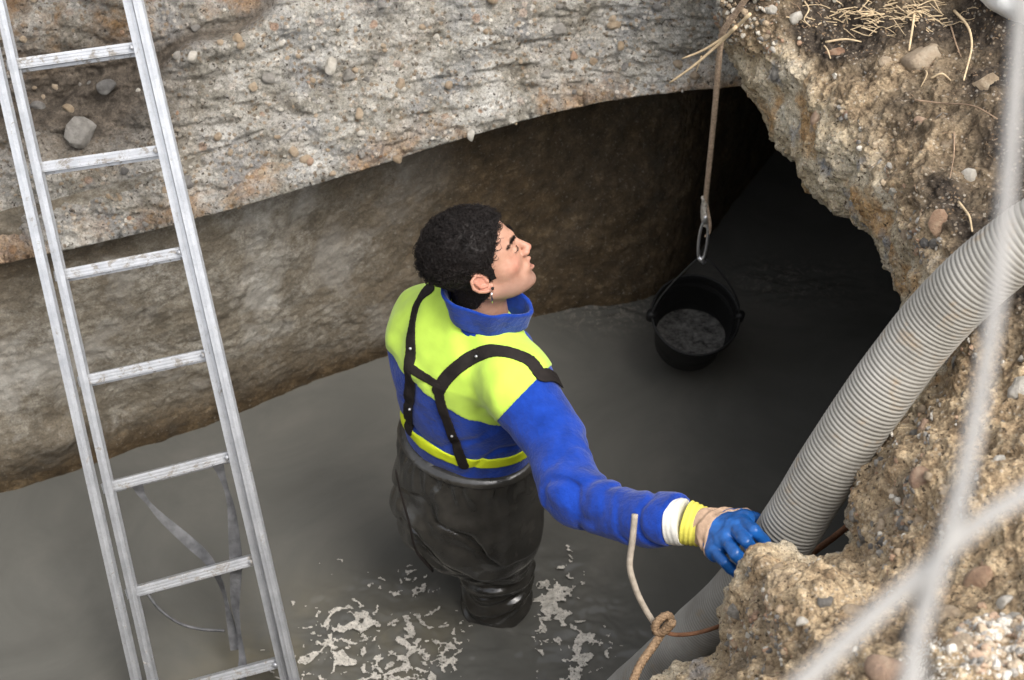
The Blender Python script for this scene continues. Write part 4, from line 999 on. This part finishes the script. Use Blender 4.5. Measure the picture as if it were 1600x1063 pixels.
def place(me, loc_, nrm_, size, mat, name='stone', tilt=.5, sink=.35):
    o = bpy.data.objects.new(name, me); COL.objects.link(o)
    n = Vector(nrm_)+Vector(rng.normal(size=3))*tilt*.4; q = n.to_track_quat('Z', 'Y'); o.rotation_mode = 'QUATERNION'
    o.rotation_quaternion = q @ Euler((0, 0, rng.uniform(0, 6.28))).to_quaternion()
    s = np.atleast_1d(size)*np.ones(3); o.scale = s; o.location = Vector(loc_)+Vector(nrm_)*float(s[2])*(me_h[me.name]*(1-sink)-.0)
    o.material_slots[0].link = 'OBJECT'; o.material_slots[0].material = mat; return o
me_h = {m.name: max(abs(v.co.z) for v in m.vertices) for m in S_MESH}
# individually recognisable loose stones
KEY = [(1524, 880+18, .034, S_ORG, 1, 'large smooth rust brown stone at the lower right beside a small white pebble'),
 (1565, 948-10, .016, S_WHT, 2, 'small oval bluish white pebble beside the large rust brown stone'),
 (1470, 968, .030, S_TAN, 3, 'pale tan rounded stone left of the large rust brown stone'),
 (1496, 1012, .030, S_TAN, 6, 'rough ochre stone below the large rust brown stone'),
 (1390, 1035, .034, S_ORG, 4, 'orange tan stone low at the bottom behind the blurred wire'),
 (1590, 965, .030, S_WHT, 0, 'pale flat stone at the right border below the white pebble'),
 (1538, 135, .036, S_TAN, 0, 'upright pointed ochre stone among dark roots at the upper right'),
 (1388, 92, .026, S_TAN, 6, 'angular yellow tan stone near the top, left of the pale stalk'),
 (1452, 85, .058, S_TAN, 5, 'biggest brown clod of soil and stone beneath the dry straw at the top'),
 (1308, 82, .030, S_ORG, 3, 'reddish flat stone slab near the top left of the soil'),
 (1244, 27, .020, S_WHT, 1, 'white pebble at the very top near the rope'),
 (1438, 186, .015, S_ORG, 2, 'small orange brown pebble in the gravel below the big clod'),
 (1468, 184, .020, S_GRY, 4, 'round grey pebble just right of the small orange pebble'),
 (1478, 226, .018, S_TAN, 7, 'beige pebble in the middle of the gravel, right of the concrete edge'),
 (1508, 272, .020, S_WHT, 5, 'white grey pebble lowest of the gravel patch above the hose'),
 (1586, 608, .030, S_WHT, 3, 'jagged bright white lump at the right border behind the wire'),
 (1563, 714, .014, S_WHT, 0, 'small white shard right of the blurred wire, above mid right'),
 (1428, 676, .017, S_GRY, 1, 'smooth grey brown pebble on the lump of ground right of the hose'),
 (1440, 742, .024, S_ORG, 4, 'reddish brown stone low on the lump of ground right of the hose'),
 (1466, 345, .028, S_ORG, 6, 'pinkish brown angular stone on the slope just above the hose'),
 (1330, 948, .022, S_TAN, 7, 'yellowish pebble on the lower lump left of the blurred wire'),
 (1296, 935, .017, S_DRK, 5, 'dark grey pebble beside the yellowish pebble on the lower lump'),
 (1252, 968, .013, S_WHT, 0, 'small bright white stone in the middle of the lower lump'),
 (1210, 118, .024, S_GRY, 8, 'blue grey stone set in the concrete edge right of the rope'),
 (1275, 185, .020, S_ORG, 2, 'orange stone in the broken concrete edge below the blue grey one')]
for (px, py, sz, mt, mi, lab) in KEY:
    v, n = bank_at(px, py); o = place(S_MESH[mi], v, n, sz, mt, sink=.40, tilt=.3); tag(o, lab, 'stone')
# medium stones bedded in the ground: pieces of it
ok_ = np.where(vis_row & (pxs > 980) & (pxs < 1640) & (pys > -40) & (pys < 1090) & (dep > 0) & (soil > .5) & (BN2[:, 2] > .1))[0]
pk = rng.choice(ok_, 280, replace=False)
for i in pk:
    sz = rng.choice([.007, .0095, .013, .018], p=[.33, .35, .22, .10])*rng.uniform(.8, 1.2)
    mt = S_MATS[rng.choice(5, p=[.36, .14, .20, .12, .18])]
    o = place(S_MESH[rng.integers(9)], BV[i], BN2[i], sz, mt); o.parent = bank
# stones showing in the concrete crust
SV = slab.data.vertices; sv = np.zeros(len(SV)*3, np.float32); SV.foreach_get('co', sv); sv = sv.reshape(-1, 3).astype(float)
rl = sv-np.array([0, 0, CAM_H]); dd = rl@np.array([0, cp, -sp_]); sx_ = 800+FPX*rl[:, 0]/dd; sy_ = 531.5-FPX*(rl@np.array([0, sp_, cp]))/dd
okc = np.where((sx_ > 0) & (sx_ < 1130) & (sy_ > -10) & (hf.reshape(-1)[:1].size > -1) & (sv[:, 2] > .84) & (dd > 3))[0]
def slab_at(px, py): i = np.argmin(np.where(sv[:, 2] > .8, (sx_-px)**2+(sy_-py)**2, 9e9)); return sv[i]
nface = np.array([.25, -.75, .6]); nface /= np.linalg.norm(nface)
for (px, py, sz, mt, mi, lab) in ((166, 136, .026, S_GRY, 1, 'round grey stone'), (128, 206, .045, S_GRY, 3, 'long pale grey stone'), (300, 90, .016, S_WHT, 2, None), (515, 105, .024, S_WHT, 6, 'white stone')):
    o = place(S_MESH[mi], slab_at(px, py), nface, sz, mt, sink=.3); child(o, wall); 
    if lab: o['label'] = lab
for i in rng.choice(okc, 170, replace=False):
    o = place(S_MESH[rng.integers(9)], sv[i], nface, rng.uniform(.004, .007)*(1+2.2*rng.random()**3), S_MATS[rng.choice(5, p=[.42, .06, .37, .10, .05])], sink=.78); child(o, wall)
# fine gravel: joined, uncountable, one object per colour kind kept in one mesh
bm_unit = np.array([(0, 0, 1), (.9, 0, .1), (.1, .85, .0), (-.8, .1, .15), (0, -.9, .1), (.05, 0, -.6)], float); fu = [(0, 1, 2), (0, 2, 3), (0, 3, 4), (0, 4, 1), (5, 2, 1), (5, 3, 2), (5, 4, 3), (5, 1, 4)]
def gravel(name, idx, smin_, smax_, label, parent=None):
    n = len(idx); base_v = BV[idx]; nn = BN2[idx]; s_ = smin_*(smax_/smin_)**(rng.random(n)**1.8)
    A_ = rng.normal(size=(n, 3, 3)); Q, _r = np.linalg.qr(A_); U = bm_unit[None]*rng.uniform(.55, 1.25, (n, 6, 1))*np.array([1, .8, .65])
    V = np.einsum('nij,nkj->nki', Q, U)*s_[:, None, None]+(base_v+nn*s_[:, None]*.35)[:, None, :]
    F = np.array(fu)[None]+(np.arange(n)*6)[:, None, None]
    me = mesh(name, V.reshape(-1, 3), F.reshape(-1, 3), smooth=False)
    cols = np.repeat(rng.integers(0, 5, n), 8) if False else np.repeat(rng.choice(5, n, p=[.38, .14, .20, .13, .15]), 8)
    for m in S_MATS: me.materials.append(m)
    me.polygons.foreach_set('material_index', cols.astype(np.int32))
    o = link(name, me); return tag(o, label, None, kind='stuff')
den = np.clip(.35+1.6*fbm(BV[ok_], 9, 2), .02, 1)+1.2*np.exp(-(((BV[ok_]-bank_at(1560, 1000)[0])/.10)**2).sum(1))+1.0*np.exp(-(((BV[ok_]-bank_at(1450, 180)[0])/.10)**2).sum(1))
def pebbles(name, idx, lo_, hi_, lab):
    src = [np.array([v.co[:] for v in stone_mesh(60+k, .7, .6).vertices]) for k in range(4)]; fs = [[tuple(p.vertices) for p in stone_mesh(60+k, .7, .6).polygons] for k in range(4)]
    V = []; F = []; C = []; off = 0
    for i in idx:
        k = rng.integers(4); s_ = lo_*(hi_/lo_)**(rng.random()**1.7); Q, _r = np.linalg.qr(rng.normal(size=(3, 3))); P_ = src[k]@Q.T*s_+BV[i]+BN2[i]*s_*.15
        V.append(P_); F.append(np.array(fs[k])+off); off += len(P_); C += [rng.choice(5, p=[.44, .14, .18, .17, .07])]*len(fs[k])
    me = mesh(name, np.concatenate(V), np.concatenate(F), smooth=False)
    for m in S_MATS: me.materials.append(m)
    me.polygons.foreach_set('material_index', np.array(C, np.int32)); return tag(link(name, me), lab, None, kind='stuff')
pebbles('pebbles', rng.choice(ok_, 3600, p=den/den.sum()), .0035, .010, 'small mixed pebbles bedded in the sandy bank')
okh = np.where(vis_row & (((pxs-1560)/75)**2+((pys-1010)/48)**2 < 1))[0]
o = pebbles('pale_gravel', rng.choice(okh, 520), .005, .0105, 'heap of pale sharp gravel in the bottom right corner'); mi_ = rng.choice([0, 1, 3, 3, 2, 0], 520); o.data.polygons.foreach_set('material_index', np.repeat(mi_, len(o.data.polygons)//520).astype(np.int32))
gv = rng.choice(ok_, 24000, replace=True, p=den/den.sum()); gravel('gravel', gv, .0014, .0060, 'loose mixed gravel scattered over the sandy bank')
okf = np.where(vis_row & (pxs > 980) & (pxs < 1620) & (pys > -30) & (pys < 1090) & (soil < .5))[0]
gravel('aggregate', rng.choice(okf, 3500), .0012, .0045, 'fine aggregate showing in the broken concrete edge')
# white gravel heap at the very bottom
okw = np.where(vis_row & (np.hypot(pxs-1475, (pys-1055)*1.3) < 75))[0]
o = gravel('white_gravel', rng.choice(okw, 1400), .003, .006, 'patch of clean white gravel at the bottom edge'); o.data.materials[0] = S_WHT; o.data.polygons.foreach_set('material_index', [0]*len(o.data.polygons))
# roots, stalks, straw
root_l = m_simple('pale_dry_stalk', (.56, .43, .27), .8, .2, var=.25, scale=60, bump=.3); root_d = m_simple('brown_root', (.30, .21, .14), .85, .2, var=.3, scale=60, bump=.4)
def root(pix, r, mat, name, lab, lift=.012, cat='root'):
    pts = [];
    for j, (x, y) in enumerate(pix):
        v, n = bank_at(x, y); pts.append(v+np.array([0, -.3, .95])*lift*(1 if 0 < j < len(pix)-1 else .4))
    pts = catmull(np.array(pts), 5); o = MB().tube(pts, np.linspace(r, r*.55, len(pts)), sides=6).build(name, mat); return tag(o, lab, cat)
root([(1426, 24), (1423, 50), (1418, 86)], .0036, root_l, 'stalk', 'short upright pale stalk in front of the big brown clod', .03, 'stalk')
root([(1490, 20), (1510, 52), (1514, 85), (1506, 130)], .0034, root_l, 'stalk', 'long pale curved stalk hanging left of the pointed ochre stone', .02, 'stalk')
root([(1484, 40), (1492, 70), (1500, 92)], .0022, root_d, 'root', 'thin root just left of the long pale curved stalk')
root([(1290, 68), (1320, 66), (1345, 68)], .0030, root_l, 'stalk', 'pale broken stick lying beside the reddish flat stone', .012, 'stalk')
root([(1284, 70), (1292, 84), (1298, 94)], .0022, root_l, 'root', 'small pale root curling down from the broken stick')
root([(1455, 126), (1470, 122), (1486, 128)], .0024, root_l, 'root', 'short whitish root below the big brown clod')
root([(1430, 160), (1470, 168), (1520, 172), (1560, 190)], .0022, root_d, 'root', 'straight thin root pointing right below the pointed ochre stone')
root([(1497, 318), (1512, 345), (1520, 366)], .0028, root_l, 'stalk', 'yellow stalk on the slope just above the hose', .014, 'stalk')
root([(1490, 210), (1488, 250), (1484, 280)], .0018, root_d, 'root', 'thin dark root running down through the gravel patch')
root([(1256, 4), (1262, 20), (1256, 36), (1266, 44)], .0020, root_l, 'root', 'wavy pale root beside the white pebble at the top')
root([(1440, 108), (1446, 122), (1438, 138)], .0016, root_l, 'root', 'tiny pale root at the foot of the big brown clod')
# dry twigs over the crust beside the rope
def twig(pts, r, lab):
    o = MB().tube(catmull(np.array([at_d(*p) for p in pts]), 5), np.linspace(r, r*.5, (len(pts)-1)*5+1), sides=6).build('twig', root_l); tag(o, lab, 'twig')
twig([(1172, 22, 3.66), (1140, 52, 3.74), (1100, 78, 3.80), (1066, 92, 3.84)], .0042, 'upper pale twig crossing behind the top of the rope')
twig([(1150, 42, 3.70), (1124, 68, 3.77), (1085, 102, 3.83), (1046, 130, 3.88)], .0046, 'lower longer pale twig crossing the rope over the dark opening')
twig([(1096, 88, 3.82), (1092, 100, 3.84), (1088, 112, 3.86)], .0022, 'tiny side shoot hanging under the lower twig')
# straw bunch and fine rootlets: uncountable
def fibres(name, n, cx_, cy_, rx, ry, ln, ang, spread, r, mat, lab, lift):
    m = MB()
    for _ in range(n):
        x = rng.normal(cx_, rx); y = rng.normal(cy_, ry); v, nn = bank_at(x, y); a_ = math.radians(rng.normal(ang, spread))
        d = np.array([math.cos(a_), math.sin(a_)*.6, math.sin(a_)*.5]); d = d-nn*(d@nn)*.8; L = ln*rng.uniform(.4, 1.2); w_ = np.cross(d, nn)*rng.normal(0, .25)*L
        k0 = v+nn*rng.uniform(0, lift); path = [k0-d*L/2, k0-d*L*.15+w_*.6+nn*lift*rng.uniform(0, .8), k0+d*L*.2+w_*.4, k0+d*L/2]
        m.tube(catmull(np.array(path), 3), r*rng.uniform(.6, 1.3), sides=3, cap=False)
    o = m.build(name, mat); return tag(o, lab, None, kind='stuff')
fibres('dry_straw', 260, 1405, 24, 60, 9, .10, -12, 9, .0012, root_l, 'bunch of dry straw lying along the top of the bank', .012)
fibres('rootlets', 420, 1500, 110, 70, 45, .030, 20, 70, .0007, root_d, 'tangle of fine brown rootlets in the dark soil', .012)
fibres('rootlets_upper', 260, 1235, 25, 60, 22, .028, 30, 60, .0007, root_d, 'mat of fine rootlets on the soil near the rope', .008)
fibres('rootlets_lower', 260, 1470, 250, 60, 60, .026, 60, 60, .0006, root_d, 'sparse rootlets among the gravel above the hose', .006)
# ---- pale flecks that paint sky glints on the water round the leg ----
glint_m, ft, fb = nmat('pale_painted_glint', .3, .5); fg = NG(ft)
fg.to(fg.ramp(fg.noise(70, 4), [(.3, (.34, .32, .28)), (.7, (.66, .62, .55))]), fb, 'Base Color')
fg.to(fg.ramp(fg.noise(210, 4, .6), [(.30, .25), (.48, 1)]), fb, 'Alpha'); fg.to(fg.bump(fg.noise(150, 4), .6, .003), fb, 'Normal')
def sky_glint(name, cx_, cy_, rx, ry, lab, seed, thr=.23, hollow=0):
    c = at_z(cx_, cy_, 0); h = .0021; gx = np.arange(-rx*1.6, rx*1.6, h); gy = np.arange(-ry*1.6, ry*1.6, h); X_, Y_ = np.meshgrid(gx, gy, indexing='ij')
    P_ = np.stack([X_+c[0], Y_+c[1], 0*X_+seed], -1).reshape(-1, 3); wv_ = P_+.022*np.stack([perlin(P_*14), perlin(P_*14+7), 0*P_[:, 0]], 1)
    n_ = 1-abs(perlin(wv_*np.array([15, 21, 1])))*2.1+.60*perlin(wv_*52+3)+.45*perlin(wv_*110+8)-.5*np.clip(perlin(P_*9+31), -.4, 1); rr = np.hypot(X_/rx, Y_/ry).ravel()
    m_ = (n_-.55*rr-(hollow*np.exp(-(rr/.5)**2))) > thr
    nx_, ny_ = len(gx), len(gy); m_ = m_.reshape(nx_, ny_)
    cell = np.argwhere(m_[:-1, :-1] & m_[1:, :-1] & m_[1:, 1:] & m_[:-1, 1:]); ids = np.arange(nx_*ny_).reshape(nx_, ny_)
    q = np.stack([ids[cell[:, 0], cell[:, 1]], ids[cell[:, 0]+1, cell[:, 1]], ids[cell[:, 0]+1, cell[:, 1]+1], ids[cell[:, 0], cell[:, 1]+1]], 1)
    used, inv = np.unique(q, return_inverse=True); V = P_[used].copy(); V[:, 2] = .0075+.0015*perlin(P_[used]*60)
    o = link(name, mesh(name, V, inv.reshape(-1, 4)), glint_m); return tag(o, lab, None, kind='stuff')
sky_glint('sky_glint', 600, 990, .15, .16, 'painted pale sky glints swirling on the water left of the leg', 3.1, .38, .4)
sky_glint('sky_glint', 560, 1055, .16, .10, 'painted pale sky glints at the bottom edge beside the ladder', 8.4, .38)
sky_glint('sky_glint', 860, 930, .055, .10, 'broken patch of painted pale sky glints right of the leg', 12.7, .28)
sky_glint('sky_glint', 905, 1030, .075, .07, 'streaky painted sky glints near the bottom edge right of the leg', 21.2, .34)
